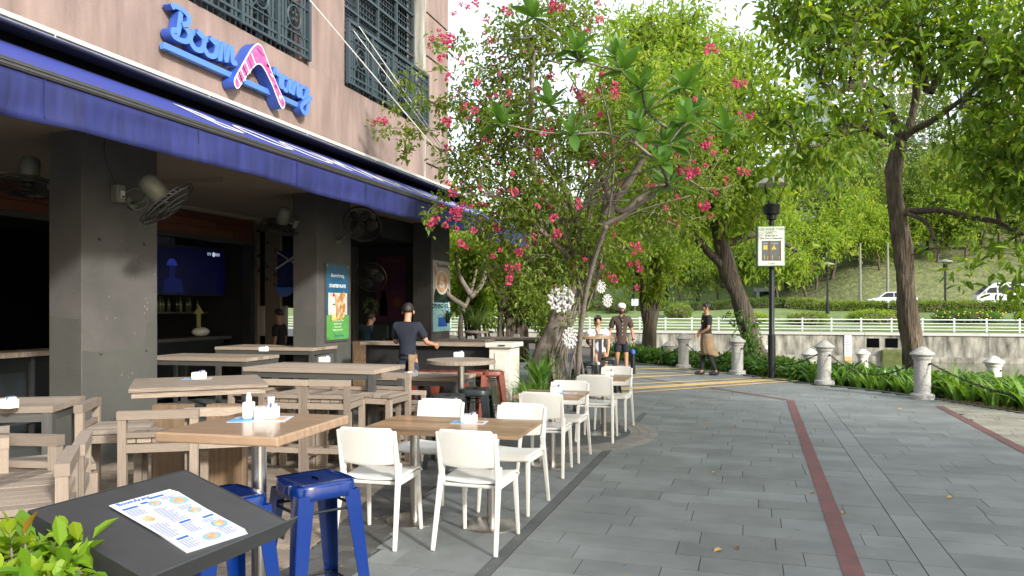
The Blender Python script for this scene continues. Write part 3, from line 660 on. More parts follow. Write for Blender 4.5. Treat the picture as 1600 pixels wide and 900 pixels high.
for y in (3,7.6,12.2,16.6): MB().bar((-6.35,y,3.72),(-4.93,y,3.24),.04,.05).build('awning_arm','bar_metal',aw)
sl_=math.atan2(.635,1.39)
for k,ch in enumerate('BOOMARANG'):
    o=text_mesh('letter',ch,1.12,'white_print',aw,(-5.56,7.1+k*.95,3.625),(0,0,0),.002,bold=-.022)
    o.rotation_euler=Matrix(((0,-math.cos(sl_),math.sin(sl_)),(1,0,0),(0,math.sin(sl_),math.cos(sl_)))).to_euler()
    o.location=(-5.62,o.location.y,3.665)
# ---------------------------------------------------------------- wall sign
sg=thing('wall_sign','blue script BoomArang sign with pink boomerang on the stucco wall','sign',(-6.4,7.30,4.60))
def ribbon(strokes,w_,x0,x1,y,z,s,name):
    """strokes in letter space -> raised channel letter facing +X"""
    for st_ in strokes:
        C=catmull([(a,b,0) for a,b in st_],7); mb=MB(); n=len(C); nrm=[]
        for i in range(n):
            d=(C[min(i+1,n-1)]-C[max(i-1,0)]).normalized(); nrm.append(Vector((-d.y,d.x,0)))
        def pt(q,x): return (x,y+q.x*s,z+q.y*s)
        L=[];Rr=[]
        for i in range(n):
            e=1 if 0<i<n-1 else .55
            ww=w_*(.85+.3*abs(nrm[i].x)); L.append(C[i]+nrm[i]*ww/2*e); Rr.append(C[i]-nrm[i]*ww/2*e)
        for i in range(n-1):
            xx=x1+.0006*i; x2=x1+.0006*(i+1)
            mb.cur=0; mb.add([pt(L[i],xx),pt(Rr[i],xx),pt(Rr[i+1],x2),pt(L[i+1],x2)],[(0,1,2,3)])
            mb.cur=1; mb.add([pt(L[i],x0),pt(L[i],xx),pt(L[i+1],x2),pt(L[i+1],x0)],[(0,1,2,3)]); mb.add([pt(Rr[i],xx),pt(Rr[i],x0),pt(Rr[i+1],x0),pt(Rr[i+1],x2)],[(0,1,2,3)])
        mb.add([pt(L[0],x0),pt(Rr[0],x0),pt(Rr[0],x1),pt(L[0],x1)],[(0,1,2,3)]); mb.add([pt(L[-1],x1+.0006*n),pt(Rr[-1],x1+.0006*n),pt(Rr[-1],x0),pt(L[-1],x0)],[(0,1,2,3)])
        mb.build(name,['sign_face','sign_side'],sg)
O_=lambda x:[(x+.16,.24),(x+.03,.22),(x-.03,.10),(x+.06,.0),(x+.19,.02),(x+.24,.13),(x+.19,.23),(x+.10,.25),(x+.22,.20)]
ribbon([[(.30,.66),(.26,.45),(.20,.20),(.12,.06)],[(.02,.66),(.10,.72),(.34,.72),(.52,.64),(.50,.48),(.30,.38)],[(.30,.38),(.48,.35),(.56,.22),(.46,.07),(.24,.02),(.04,.04),(.00,.14),(.12,.19)]],.125,.03,.14,-.12,.075,.52,'letter')
ribbon([O_(0)],.085,.03,.13,.22,.075,.82,'letter'); ribbon([O_(0)],.085,.03,.13,.45,.075,.82,'letter')
MS=[(0,.22),(.05,.24),(.06,.0),(.10,.20),(.17,.24),(.18,.02),(.23,.20),(.30,.24),(.31,.04),(.40,.06)]
ribbon([MS],.075,.03,.13,.67,.08,.86,'letter')
ribbon([[(0,.20),(.05,.30),(.09,.22),(.16,.22),(.15,.05),(.24,.05)]],.075,.03,.13,1.86,.065,.85,'letter')
ribbon([[(.20,.24),(.06,.22),(.02,.08),(.12,.02),(.21,.20),(.20,.04),(.28,.05)]],.075,.03,.13,2.04,.065,.85,'letter')
ribbon([[(0,.20),(.05,.22),(.05,.02),(.10,.18),(.18,.22),(.18,.03),(.27,.06)]],.075,.03,.13,2.27,.065,.85,'letter')
ribbon([[(.20,.22),(.05,.20),(.02,.07),(.12,.03),(.21,.20),(.20,-.12),(.10,-.22),(.0,-.14),(.12,-.02),(.30,.08)]],.075,.03,.13,2.50,.065,.9,'letter')
MB().box(.04,.11,-.19,2.56,-.07,.005).build('underline_bar','sign_face',sg,bevel=.006)
for y in (-.1,.5,1.5,2.3): MB().bar((0,y,-.06),(.10,y,-.06),.02).build('bracket','steel',sg)
ou_=[(1.02,-.19),(.97,-.215),(.925,-.17),(.93,-.09),(1.08,.13),(1.25,.37),(1.37,.485),(1.45,.505),(1.53,.46),(1.68,.27),(1.85,.07),(2.01,-.10),(2.02,-.18),(1.96,-.225),(1.88,-.16),(1.72,.04),(1.56,.19),(1.46,.235),(1.36,.195),(1.20,.03)]
oc=[(q.x,q.y) for q in catmull([(*p,0) for p in ou_+[ou_[0]]],4)][:-1]
def ypr(name,poly,x0,x1,m,sc=1,cen=(1.45,.15)):
    o=MB().prism([(cen[0]+(a-cen[0])*sc,cen[1]+(b-cen[1])*sc) for a,b in poly],0,x1-x0).build(name,m,sg); o.matrix_basis=Matrix(((0,0,1,x0),(1,0,0,0),(0,1,0,0),(0,0,0,1))); return o
ypr('boomerang_body',oc,.02,.19,'sign_side'); ypr('boomerang_edge',oc,.1915,.196,'white_edge')
def inset(P,d):
    out=[];n=len(P)
    for i in range(n):
        a=Vector(P[i-1]);b=Vector(P[(i+1)%n]); t=(b-a).normalized(); out.append((P[i][0]+t.y*-d if 0 else P[i][0]+t.y*d*-1,P[i][1]+t.x*d))
    return out
i1=inset(oc,.018); ar=lambda P:abs(sum(P[i-1][0]*P[i][1]-P[i][0]*P[i-1][1] for i in range(len(P))))
if ar(i1)>ar(oc): i1=inset(oc,-.018)
ypr('boomerang_face',i1,.197,.200,'boom_pink')

for k,(a,z_,w_,h_,m_) in enumerate(((1.00,-.10,.02,.13,'white_edge'),(1.045,-.05,.015,.16,'black_void'),(1.09,.0,.02,.16,'white_edge'),(1.13,.06,.014,.15,'black_void'),(1.18,.12,.02,.17,'white_edge'),(1.235,.19,.012,.16,'boom_dark'),(1.30,.27,.02,.14,'white_edge'),(1.62,.27,.05,.03,'black_void'),(1.70,.16,.06,.02,'white_edge'),(1.80,.04,.05,.03,'boom_dark'),(1.90,-.08,.05,.05,'white_edge'),(1.45,.40,.16,.015,'boom_dark'))):
    if 'boom_dark' not in M: mat('boom_dark',(.18,.015,.16),.4,bump=0,tint=0)
    o=MB().box(-w_/2,w_/2,-h_/2,h_/2,0,.002).build('boomerang_stripe',m_,sg); o.matrix_basis=Matrix.Translation((.2003+.0002*k,a,z_))@Matrix(((0,0,1,0),(1,0,0,0),(0,1,0,0),(0,0,0,1)))@Matrix.Rotation(R(38 if k<7 else -20),4,'Z')
# ================================================================ FANS, POSTERS, SMALL FITTINGS
def fan_parts(t,rad=.30):
    """axis along -Y (air side), motor behind"""
    MB().lathe([(.06,.0),(.095,.02),(.10,.2),(.085,.26),(.03,.28)],16).build('motor_housing','fan_grey',t,True).rotation_euler=(R(-90),0,0)
    mb=MB()
    for s,dy in ((1,-.15),(1,.02)):
        for rr in (.25,.5,.75,1.0): 
            c=dy*(1-rr*rr*.55) if dy<0 else dy-.05*rr
            mb.tube([(rad*rr*math.cos(a*PI/12),c,rad*rr*math.sin(a*PI/12)) for a in range(25)],.0045 if rr<1 else .008,4,False)
    for k in range(36):
        a=2*PI*k/36
        mb.tube([(rad*r_*math.cos(a),-.15*(1-r_*r_*.55),rad*r_*math.sin(a)) for r_ in (.12,.4,.7,1.0)]+[(rad*r_*math.cos(a+.1),.02-.05*r_,rad*r_*math.sin(a+.1)) for r_ in (1.0,.6,.25)],.0024,3,False)
    mb.build('cage','fan_wire',t)
    for k in range(3):
        a=2*PI*k/3; c,s=math.cos(a),math.sin(a); pts=[]
        def f(u,v):
            r_=.05+u*(rad*.86-.05); w_=(v-.5)*(.10+.12*math.sin(PI*min(1,u*1.1))); tw=.6-.35*u
            x=r_; z=w_*math.cos(tw); y=-.065+w_*math.sin(tw); return (x*c-z*s,y,x*s+z*c)
        MB().grid(f,5,3).build('blade','fan_wire',t,True,solid=.003)
    MB().lathe([(.05,0),(.05,.05),(.02,.06)],10).build('hub','fan_wire',t,True).rotation_euler=(R(90),0,0)
def fan(loc,axis,label,wall=None):
    t=thing('wall_fan',label,'fan',loc); fan_parts(t); t.rotation_euler=Vector(axis).to_track_quat('-Y','Z').to_euler()
    if wall:
        m=(t.rotation_euler.to_matrix().to_4x4()); m.translation=Vector(loc); inv=m.inverted()
        b=Vector(loc)-Vector(axis).normalized()*.14
        MB().tube([inv@b,inv@((b+Vector(wall))/2+Vector((0,0,-.05))),inv@Vector(wall)],.018,8).build('bracket_arm','fan_grey',t,True)
        MB().box(-.05,.05,-.06,.06,-.03,.03).build('wall_plate','fan_grey',t).matrix_local=Matrix.Translation(inv@Vector(wall))
    return t
fan(V(256,312,7.55),(.45,.30,-.62),'grey wall fan on the near pillar tilted downwards, beside the switch box',W(205,318))
fan(V(44,285,8.0),(.1,-.2,-1),'wire caged fan seen from below left of the near pillar',V(84,288,8.0))
fan(V(440,350,12.0),(-.35,.2,-.8),'black caged fan under the ceiling left of the middle pillar',V(462,350,12))
fan(V(567,348,12.1),(.15,-.75,-.5),'large caged fan on a bent pipe right of the middle pillar',W(527,376))
fan(V(581,432,15.2),(.2,-.8,-.3),'dim round fan above the seated customer in the far bay')
sb=thing('switch_box','grey isolator switch box with looped cables on the near pillar','switch',W(180,303,-6.4))
MB().box(0,.08,-.06,.06,-.09,.09).build('box','fan_grey',sb,bevel=.008); MB().box(.081,.09,-.01,.04,-.05,.03).build('switch_face','white_plastic',sb); MB().box(.0905,.096,.0,.03,-.045,-.02).build('red_rocker','red_line_paint',sb)
MB().tube(catmull([(.04,.06,.0),(.08,.18,.08),(.08,.33,.05),(.07,.38,-.06),(.06,.25,-.14),(.04,.14,-.1),(.05,.06,-.03)]),.006,6).build('cable','fan_grey',sb,True)
MB().tube(catmull([(.02,0,.09),(.02,-.1,.25),(.02,-.16,.45),(.02,-.13,.7)]),.005,6).build('cable','black_paint',sb,True)
def poster(name,label,y0,y1,z0,z1,X,build):
    t=thing(name,label,'poster',(X,(y0+y1)/2,(z0+z1)/2)); build(t,(y1-y0),(z1-z0)); return t
PR=Matrix(((0,0,1,0),(1,0,0,0),(0,1,0,0),(0,0,0,1)))
def flat(t,name,a,b,c,d,x,m,th=.002):   # y range, z range on a face towards +X
    return MB().box(x,x+th,a,b,c,d).build(name,m,t)
def disc(t,name,y,z,ry,rz_,x,m,th=.0016,n=20,ph=0,wob=0):
    o=MB().prism([(y+ry*math.cos(2*PI*k/n)*(1+wob*math.sin(3*k)),z+rz_*math.sin(2*PI*k/n)*(1+wob*math.cos(2.3*k))) for k in range(n)],0,th).build(name,m,t); o.matrix_basis=Matrix.Translation((x,0,0))@PR; return o
mat('poster_blue',(.012,.10,.22),.3,bump=0,tint=0); mat('poster_green',(.10,.36,.08),.35,bump=0,tint=0); mat('food_a',(.35,.13,.04),.5,scale=30,c2=(.65,.36,.14),bump=.3,tint=.3); mat('food_b',(.62,.36,.10),.5,scale=30,c2=(.75,.55,.25),bump=.3,tint=.2)
mat('plate_cream',(.66,.60,.50),.5,bump=0,tint=0); mat('coffee',(.30,.13,.05),.4,bump=0,tint=0,c2=(.6,.4,.25),scale=9); mat('cup_green',(.008,.03,.022),.25,bump=0,tint=0); mat('poster_aqua',(.30,.60,.66),.4,bump=0,tint=0); mat('poster_stone',(.42,.40,.36),.6,scale=8,c2=(.3,.28,.25),bump=0,tint=0,stretch=(1,1,6))
mat('poster_red',(.10,.012,.012),.4,scale=1.2,c2=(.02,.01,.05),bump=0,tint=0)
def p1(t,w_,h):
    MB().box(.0,.02,-w_/2-.03,w_/2+.03,-h/2-.04,h/2+.03).build('backing_board','steel_dark',t)
    flat(t,'blue_sheet',-w_/2,w_/2,-h/2+.36,h/2,.021,'poster_blue'); flat(t,'green_sheet',-w_/2,w_/2+.02,-h/2,-h/2+.39,.024,'poster_green')
    text_mesh('logo_lettering','BoomArang',.085,'white_print',t,(.024,0,h/2-.17),(R(90),0,R(90)),.0008)
    text_mesh('heading','STARTER PLATE',.072,'white_print',t,(.024,0,h/2-.34),(R(90),0,R(90)),.0008,bold=.002)
    flat(t,'photo_panel',-w_/2+.05,w_/2-.04,-h/2+.395,h/2-.45,.0235,'plate_cream')
    r=random.Random(3)
    disc(t,'dip_bowl',-.13,.02,.055,.07,.0257,'white_print'); disc(t,'dip_bowl',-.13,-.1,.055,.08,.0257,'white_print'); disc(t,'tomato',-.13,.115,.03,.03,.0275,'red_flower')
    for k in range(34):
        yy=r.uniform(-.08,.21); zz=r.uniform(-.26,.12); disc(t,'food_piece',yy,zz,r.uniform(.025,.05),r.uniform(.03,.06),.026+.0005*k,['food_a','food_b','food_a','coffee'][k%4],.0004,9,0,.25)
    for k in range(7): disc(t,'food_piece',-.19+.03*(k%4),-.26+.03*(k//4)+r.uniform(-.02,.02),.04,.035,.044+.0005*k,'food_b',.0004,9,0,.2)
    for k,wd in enumerate((.24,.17,.18,.22)): text_mesh('green_text_line',['SERVED WITH HOUSE DIPS','AND FRESH SALAD','PLEASE ASK OUR','FRIENDLY WAIT STAFF'][k],.03,'white_print',t,(.0275,0,-h/2+.30-.05*k),(R(90),0,R(90)),.0008)
    text_mesh('foot_lettering','BoomArang',.06,'ink_blue',t,(.0275,.05,-h/2+.06),(R(90),0,R(90)),.0008)
    for a,b in ((-1,-1),(1,-1),(-1,1),(1,1)): disc(t,'fixing_bolt',a*(w_/2-.01),b*(h/2-.02),.012,.012,.03,'steel')
poster('menu_poster','blue and green poster headed STARTER PLATE on the middle pillar',10.72,11.40,1.10,2.30,-6.4,p1)
def p2(t,w_,h):
    flat(t,'sheet',-w_/2,w_/2,-h/2,h/2,.004,'poster_stone',.01); flat(t,'aqua_panel',-w_/2,w_/2,-h/2,-h/2+.62,.0145,'poster_aqua')
    disc(t,'saucer',.02,-.06,.46,.34,.0147,'cup_green'); disc(t,'cup_body',.08,.05,.36,.20,.0167,'cup_green'); disc(t,'cup_rim',.0,.30,.36,.27,.0187,'plate_cream'); disc(t,'coffee_surface',.0,.30,.30,.22,.0207,'coffee')
    for k in range(3): disc(t,'latte_art',-.02,.22+.08*k,.16-.04*k,.05,.0226,'plate_cream',.0014,12)
    for k in range(5): disc(t,'leaf_garnish',-.42+.03*k,.60-.05*k,.05,.04,.0165,'food_a',.001,8)
    disc(t,'sugar_packet',.42,-.18,.10,.07,.0227,'white_print',.001,6)
    text_mesh('logo_lettering','BoomArang',.14,'cup_green',t,(.017,.08,.66),(R(90),0,R(90)),.0008)
    text_mesh('heading','OPENING HOURS',.135,'cup_green',t,(.0175,0,-h/2+.54),(R(90),0,R(90)),.0008,bold=.004)
    text_mesh('hours_line','BREAKFAST DAILY',.075,'white_print',t,(.0175,0,-h/2+.40),(R(90),0,R(90)),.0008)
    flat(t,'blue_patch',-.2,.3,-h/2+.1,-h/2+.3,.0167,'ink_blue')
poster('opening_hours_poster','tall poster with a coffee cup and OPENING HOURS on the corner pillar',15.0,15.97,1.10,2.62,-6.4,p2)
t=thing('drinks_poster','dark red and purple poster with a bottle behind the standing waiter','poster',(-7.65,15.585,2.03))
MB().box(-.36,.36,-.012,0,-.72,.72).build('sheet','poster_red',t); 
def yface(par,name,poly,y,m): 
    o=MB().prism(poly,0,.002).build(name,m,par); o.matrix_basis=Matrix(((1,0,0,0),(0,0,-1,y),(0,1,0,0),(0,0,0,1))); return o
yface(t,'bottle_print',[(-.27,-.6),(-.08,-.6),(-.08,-.25),(-.12,-.16),(-.14,-.05),(-.21,-.05),(-.23,-.16),(-.27,-.25)],-.0125,'black_void'); mat('amber_dim',(.14,.05,.008),.6,bump=0,tint=0); yface(t,'orange_slice',[(.16+.11*math.cos(a*PI/8),-.3+.11*math.sin(a*PI/8)) for a in range(16)],-.0125,'amber_dim')
mat('print_dim',(.16,.08,.06),.6,bump=0,tint=0)
for s_,z,sz in (('BOOMARANG',.6,.07),('COCKTAILS',.47,.07),('BUY TWO AND SAVE',.3,.035),('ALL DAY EVERY DAY',.24,.035),('PERFECT 10',-.08,.06)): text_mesh('lettering',s_,sz,'print_dim',t,(.0 if z>0 else .13,-.0145,z),(R(90),0,0),.0006)
yface(t,'logo_chevron',[(-.1,.62),(0,.70),(.1,.62),(.08,.61),(0,.67),(-.08,.61)],-.0145,'print_dim')
# flag, round sign, string lights, wreath
mat('flag_blue',(.01,.02,.13),.8,bump=0,tint=0)
fl=thing('hanging_flag','dark blue ensign hanging under the ceiling left of the middle pillar','flag',V(455,420,14.2)); 
MB().grid(lambda u,v:(-.3+.6*u,.04*math.sin(u*7),-.34+.68*v),8,4).build('cloth','flag_blue',fl,True,solid=.004)
for a,b in (((-.28,.0),(.28,.32)),((-.28,.32),(.28,.0))): MB().bar((a[0],-.06,a[1]),(b[0],-.06,b[1]),.012,.06,up=(0,1,0)).build('flag_stripe','white_print',fl)
MB().bar((-.28,-.068,.16),(.28,-.068,.16),.01,.05,up=(0,1,0)).build('flag_stripe','red_line_paint',fl)
o=MB().lathe([(.16,0),(.16,.03)],18).build('round_neon_sign','ink_blue',None,loc=V(445,451,15)); o.rotation_euler=(R(90),0,R(20)); tag(o,'small round blue sign hanging above the far dining room','sign')
for k,(a,b) in enumerate((((396,345),(462,400)),((397,385),(460,432)),((398,410),(458,440)))):
    A=Vector(V(*a,13.5)); B_=Vector(V(*b,14.8)); s=thing('string_lights',['topmost','middle','lowest'][k]+' string of small dark bulbs under the ceiling left of the middle pillar','string lights',A,0,'string lights under the ceiling')
    pts=[(B_-A)*f+Vector((0,0,-.35*4*f*(1-f)*.5)) for f in [i/10 for i in range(11)]]; MB().tube(pts,.006,4).build('wire','black_iron',s)
    for p in pts[1:-1:2]: MB().ball(p-Vector((0,0,.05)),.028,6,4).build('bulb','black_paint',s)
wr=tag(foliage('hanging_wreath',[(p_[0],p_[1],p_[2]) for p_ in [(.12*math.cos(a*PI/9),0,.12*math.sin(a*PI/9)) for a in range(18)]],12,.04,'leaf_dark',spread=.03),'dark leafy wreath hanging above the seated customer','wreath'); wr.location=V(579,478,14.6)
# ropes from the railing to the tree
for k,(a,b,lab) in enumerate((((484,0,9.5),(742,305,11.6),'long white rope from the window above the sign to the flowering tree'),((545,38,12.9),(722,275,12.2),'white rope tied to the ornamental balcony railing'),((560,40,13.0),(735,292,11.8),'white rope beside the balcony window, lower of the pair'))):
    o=MB().tube([V(a[0],a[1],a[2]),V(b[0],b[1],b[2])],.008,5).build('white_rope','rope'); tag(o,lab,'rope')
# ================================================================ FURNITURE
def wood_stool(name='wooden_stool',label='',h=.72,bh=.87):
    """back on the -Y side"""
    t=thing(name,label,'stool',(0,0,0),0,'weathered wooden bar stools'); w_=.25; s=.052
    for x in (-w_+s/2,w_-s/2):
        pieces('leg',[((x,w_-s/2-.03,h/2-.015),(s,s,h-.03)),((x,-w_+s/2,bh/2),(s,s,bh))],'teak_grey',t)
        pieces('side_rail',[((x,-.015,h-.045),(s-.012,2*w_-2*s-.03,.055)),((x,-.015,.2),(s-.015,2*w_-2*s-.03,.05))],'teak_grey',t)
    pieces('front_rail',[((0,w_-s/2-.03,h-.045),(2*w_-2*s,s-.012,.055)),((0,w_-s/2-.03,.2),(2*w_-2*s,s-.015,.05)),((0,-w_+s/2,h-.045),(2*w_-2*s,s-.012,.055)),((0,-w_+s/2,.25),(2*w_-2*s,s-.015,.05))],'teak_h',t)
    pieces('top_rail',[((0,-w_+s/2-.002,bh+.028),(2*w_+.01,s+.008,.056))],'teak_h',t)
    if bh-h>.1: pieces('back_slat',[((0,-w_+s/2,h+.045),(2*w_-2*s,s-.02,.035))],'teak_h',t)
    n=5
    pieces('seat_slat',[((-w_+.01+(2*w_-.02)*(k+.5)/n,.0,h+.004),((2*w_-.02)/n-.008,2*w_-.075,.03)) for k in range(n)],'teak_h',t)
    return t
ws=wood_stool(label='wooden bar stool')
rz=R(32)
def stool_at(o,px,py,z,face,label,first=False,dy=.0,s=None):
    """back-rail centre seen at px,py at height z; face = direction the sitter looks (degrees from +Y)"""
    g=G(px,py,z) if not isinstance(px,tuple) else px; a=R(face); c=o if first else copy_tree(o)
    place(c,(g[0]-math.sin(a)*.225,g[1]+math.cos(a)*.225,0),a,label,s=s); return c
first=True
for (pos,face,lab) in [
 ((248,647),30,'left wooden bar stool of the pair in front of the slab-legged table'),
 ((350,642),32,'right wooden bar stool of the pair in front of the slab-legged table'),
 ((138,632),-58,'wooden bar stool standing left of the slab-legged table beside the near pillar'),
 ((106,718),132,'weathered wooden stool nearest the menu stand, front one at the left edge'),
 ((129,691),132,'weathered wooden stool just behind the front one at the left edge'),
 ((443,597),6,'wooden bar stool with its back to the camera, left one at the long steel-framed table'),
 ((507,598),9,'wooden bar stool with its back to the camera, right one at the long steel-framed table'),
 ((495,585),178,'wooden bar stool on the far side of the long steel-framed table, left of three'),
 ((548,586),178,'wooden bar stool on the far side of the long steel-framed table, middle of three'),
 ((608,586),178,'wooden bar stool beside the end leg on the far side of the long table'),
 ((424,578),180,'wooden bar stool in shade just right of the near pillar'),
 ((5,682),-40,'wooden stool cut by the left edge of the picture'),
 ((28,686),-170,'small wooden stool behind the left edge table leg')]:
    stool_at(ws,pos[0],pos[1],.90,face,lab,first); first=False
for px,lab in ((597,'low wooden seat behind the end leg of the long steel-framed table'),(636,'low wooden seat in front of the dining table near the waiter')):
    g=G(px,613,.72); c=copy_tree(ws); place(c,(g[0],g[1]+.2,0),0,lab,s=.8)
# tables
def caddy(loc,label,rz_=0,bottle=False,packs='ink_grey'):
    t=thing('sachet_caddy',label,'caddy',loc,rz_,'white ceramic sachet caddies on the tables')
    mb=MB(); mb.box(-.055,.055,-.04,.04,0,.006)
    for a in ((-.055,-.049,-.04,.04),(.049,.055,-.04,.04),(-.049,.049,-.04,-.034),(-.049,.049,.034,.04),(-.003,.003,-.034,.034)): mb.box(*a,.006,.058)
    mb.build('holder','ceramic',t,bevel=.003)
    for k in range(5): MB().box(.008+.008*k,.013+.008*k,-.028,.028,.01,.068+.006*(k%3)).build('sachet',packs if k==2 else 'paper',t)
    for k in range(4): MB().box(-.045+.01*k,-.039+.01*k,-.028,.028,.01,.062).build('sachet','ink_food' if k==1 else 'paper',t)
    if bottle:
        MB().box(-.118,-.066,-.026,.026,0,.085).build('square_bottle','ceramic',t,bevel=.008); MB().lathe([(.014,0),(.014,.02),(.009,.05)],8,(-.092,0,.083)).build('bottle_spout','ceramic',t)
        MB().lathe([(.016,0),(.02,.05)],6,(.02,-.0,.06)).build('toothpick_bunch','paper',t)
    return t
def placemat(loc,label,rz_=0,s=1):
    t=thing('paper_placemat',label,'menu card',loc,rz_,'printed cards lying under the caddies'); t.scale=(s,s,s)
    MB().box(-.15,.15,-.105,.105,0,.0015).build('sheet','paper',t); MB().box(-.15,-.03,-.105,.02,.0016,.0021).build('blue_panel','ink_sky',t)
    MB().box(.02,.13,-.06,.05,.0016,.0021).build('food_picture','ink_food',t)
    for k in range(5): MB().box(-.02 if k<3 else .03,.0 if k<3 else .12,.08-.016*k,.087-.016*k,.0016,.0021).build('text_line','ink_blue' if k==0 else 'ink_grey',t)
    return t
# near laminate high table
t=thing('high_table','laminate high table on one round steel pole beside the blue stools','table',(-2.31,3.25,0),R(4))
MB().box(-.31,.31,-.36,.36,1.005,1.05).build('tabletop','laminate',t,bevel=.008); MB().lathe([(.036,.02),(.036,1.0)],20).build('pole','steel',t,auto=30); MB().lathe([(.24,0),(.24,.008),(.2,.016),(.04,.022)],30).build('base_plate','steel',t,auto=30); MB().box(-.15,.15,-.15,.15,.995,1.004).build('top_plate','steel_dark',t)
g=G(408,655,1.05); placemat((g[0],g[1],1.05),'printed card with a blue corner under the caddy on the laminate high table',R(20),.95); caddy((g[0]+.02,g[1]+.02,1.053),'white caddy with square bottle and toothpicks on the laminate high table',R(18),True)
# slab-legged wooden table
t=thing('slab_leg_table','pale weathered high table on two wide slab legs in front of the near pillar','table',(-4.78,5.83,0),R(41))
MB().box(-.55,.55,-.50,.50,.915,.95).build('tabletop','teak_h',t,bevel=.004); MB().box(-.53,.53,-.48,.48,.865,.912).build('apron','teak_h',t,bevel=.004)
t.rotation_euler=(0,0,R(41))
inv=Matrix.Rotation(R(-41),4,'Z')
for px in (271,355):
    p=Vector(V(px,640,6.0))-Vector((-4.78,5.83,0)); q=inv@Vector((p.x,p.y,0)); o=MB().box(-.145,.145,-.05,.05,0,.863).build('slab_leg','slab_wood',t,loc=(q.x,q.y,0)); o.rotation_euler=(0,0,R(-30))
g=G(311,592,.95); caddy((g[0],g[1],.953),'white caddy on the slab-legged wooden table',R(10)); placemat((g[0]-.02,g[1],.951),'orange printed card on the slab-legged wooden table',R(30),.85)
# long steel-framed table and its kin
def frame_table(loc,L,W_,H_,label,rz_=0,group='steel-framed tables with timber tops'):
    t=thing('framed_table',label,'table',loc,rz_,group); n=6
    pieces('top_plank',[((0,-W_/2+W_*(k+.5)/n,H_-.022),(L,W_/n-.004,.044)) for k in range(n)],'teak_h',t)
    pieces('leg',[((sx*(L/2-.04),sy*(W_/2-.04),(H_-.046)/2),(.065,.065,H_-.046)) for sx in (-1,1) for sy in (-1,1)],'steel_dark',t)
    pieces('frame_rail',[((0,sy*(W_/2-.04),H_-.077),(L-.15,.04,.06)) for sy in (-1,1)]+[((sx*(L/2-.04),0,H_-.077),(.04,W_-.15,.06)) for sx in (-1,1)],'steel_dark',t); return t
frame_table((-4.5,7.55,0),1.55,.82,.97,'long timber-topped high table with a dark steel frame in front of the middle pillar',R(2))
g=G(507,566,.97); caddy((g[0],g[1],.972),'white caddy on the long steel-framed high table')
frame_table((-4.0,9.05,0),1.2,.75,.76,'low timber-topped dining table between the long table and the round table',R(2))
g=G(645,588,.76); caddy((g[0],g[1],.762),'white caddy on the low dining table near the round table')
frame_table((-5.32,3.98,0),1.5,.62,.95,'timber-topped high table at the left edge of the picture',R(28))
g=G(8,638,.95); caddy((g[0]+.02,g[1],.953),'white caddy on the table at the left edge')
frame_table((-6.9,8.7,0),1.5,.8,.97,'shaded timber-topped table between the near and middle pillars, left one',R(4))
frame_table((-7.2,10.6,0),1.7,.8,1.0,'shaded timber-topped table behind the middle pillar, against the dark bay',R(3))
g=G(412,549,1.0); caddy((g[0],g[1],1.002),'white caddy on the shaded table between the near and middle pillars')
# round high table
def round_table(loc,r_,h,label,top='teak_grey'):
    t=thing('round_table',label,'table',loc); MB().lathe([(r_-.01,h-.05),(r_,h-.045),(r_,h-.005),(r_-.006,h)],36).build('tabletop',top,t,auto=30,); MB().lathe([(.04,.02),(.04,h-.051)],18).build('pole','steel',t,auto=30); MB().lathe([(.26,0),(.26,.01),(.05,.02)],26).build('base_plate','steel',t,auto=30); return t
round_table((-3.28,8.55,0),.41,1.0,'round timber-topped high table on a steel pole beside the white post')
g=G(717,558,1.0); caddy((g[0],g[1],1.002),'white caddy on the round high table beside the white post')
g=V(927,524,15.3); round_table((g[0],g[1],0),.40,1.05,'round high table in front of the woman in white','laminate'); caddy((g[0]-.02,g[1],1.052),'white caddy on the round table in front of the woman in white')
g=V(897,524,16.3); frame_table((g[0],g[1],0),1.3,.6,1.06,'dark high table behind the flowering tree beside the woman')
for (px,py,k,L,lab) in ((728,530,13.5,1.0,'timber table behind the counter beside the corner poster'),(800,527,13.6,1.3,'timber table behind the white post')):
    g=G(px,py,1.0); frame_table((g[0],g[1],0),L,.6,1.0,lab); caddy((g[0]+.1,g[1],1.002),'white caddy on the '+lab)
g=G(748,517,1.05); round_table((g[0],g[1],0),.35,1.05,'small round table among the plants beyond the corner pillar')
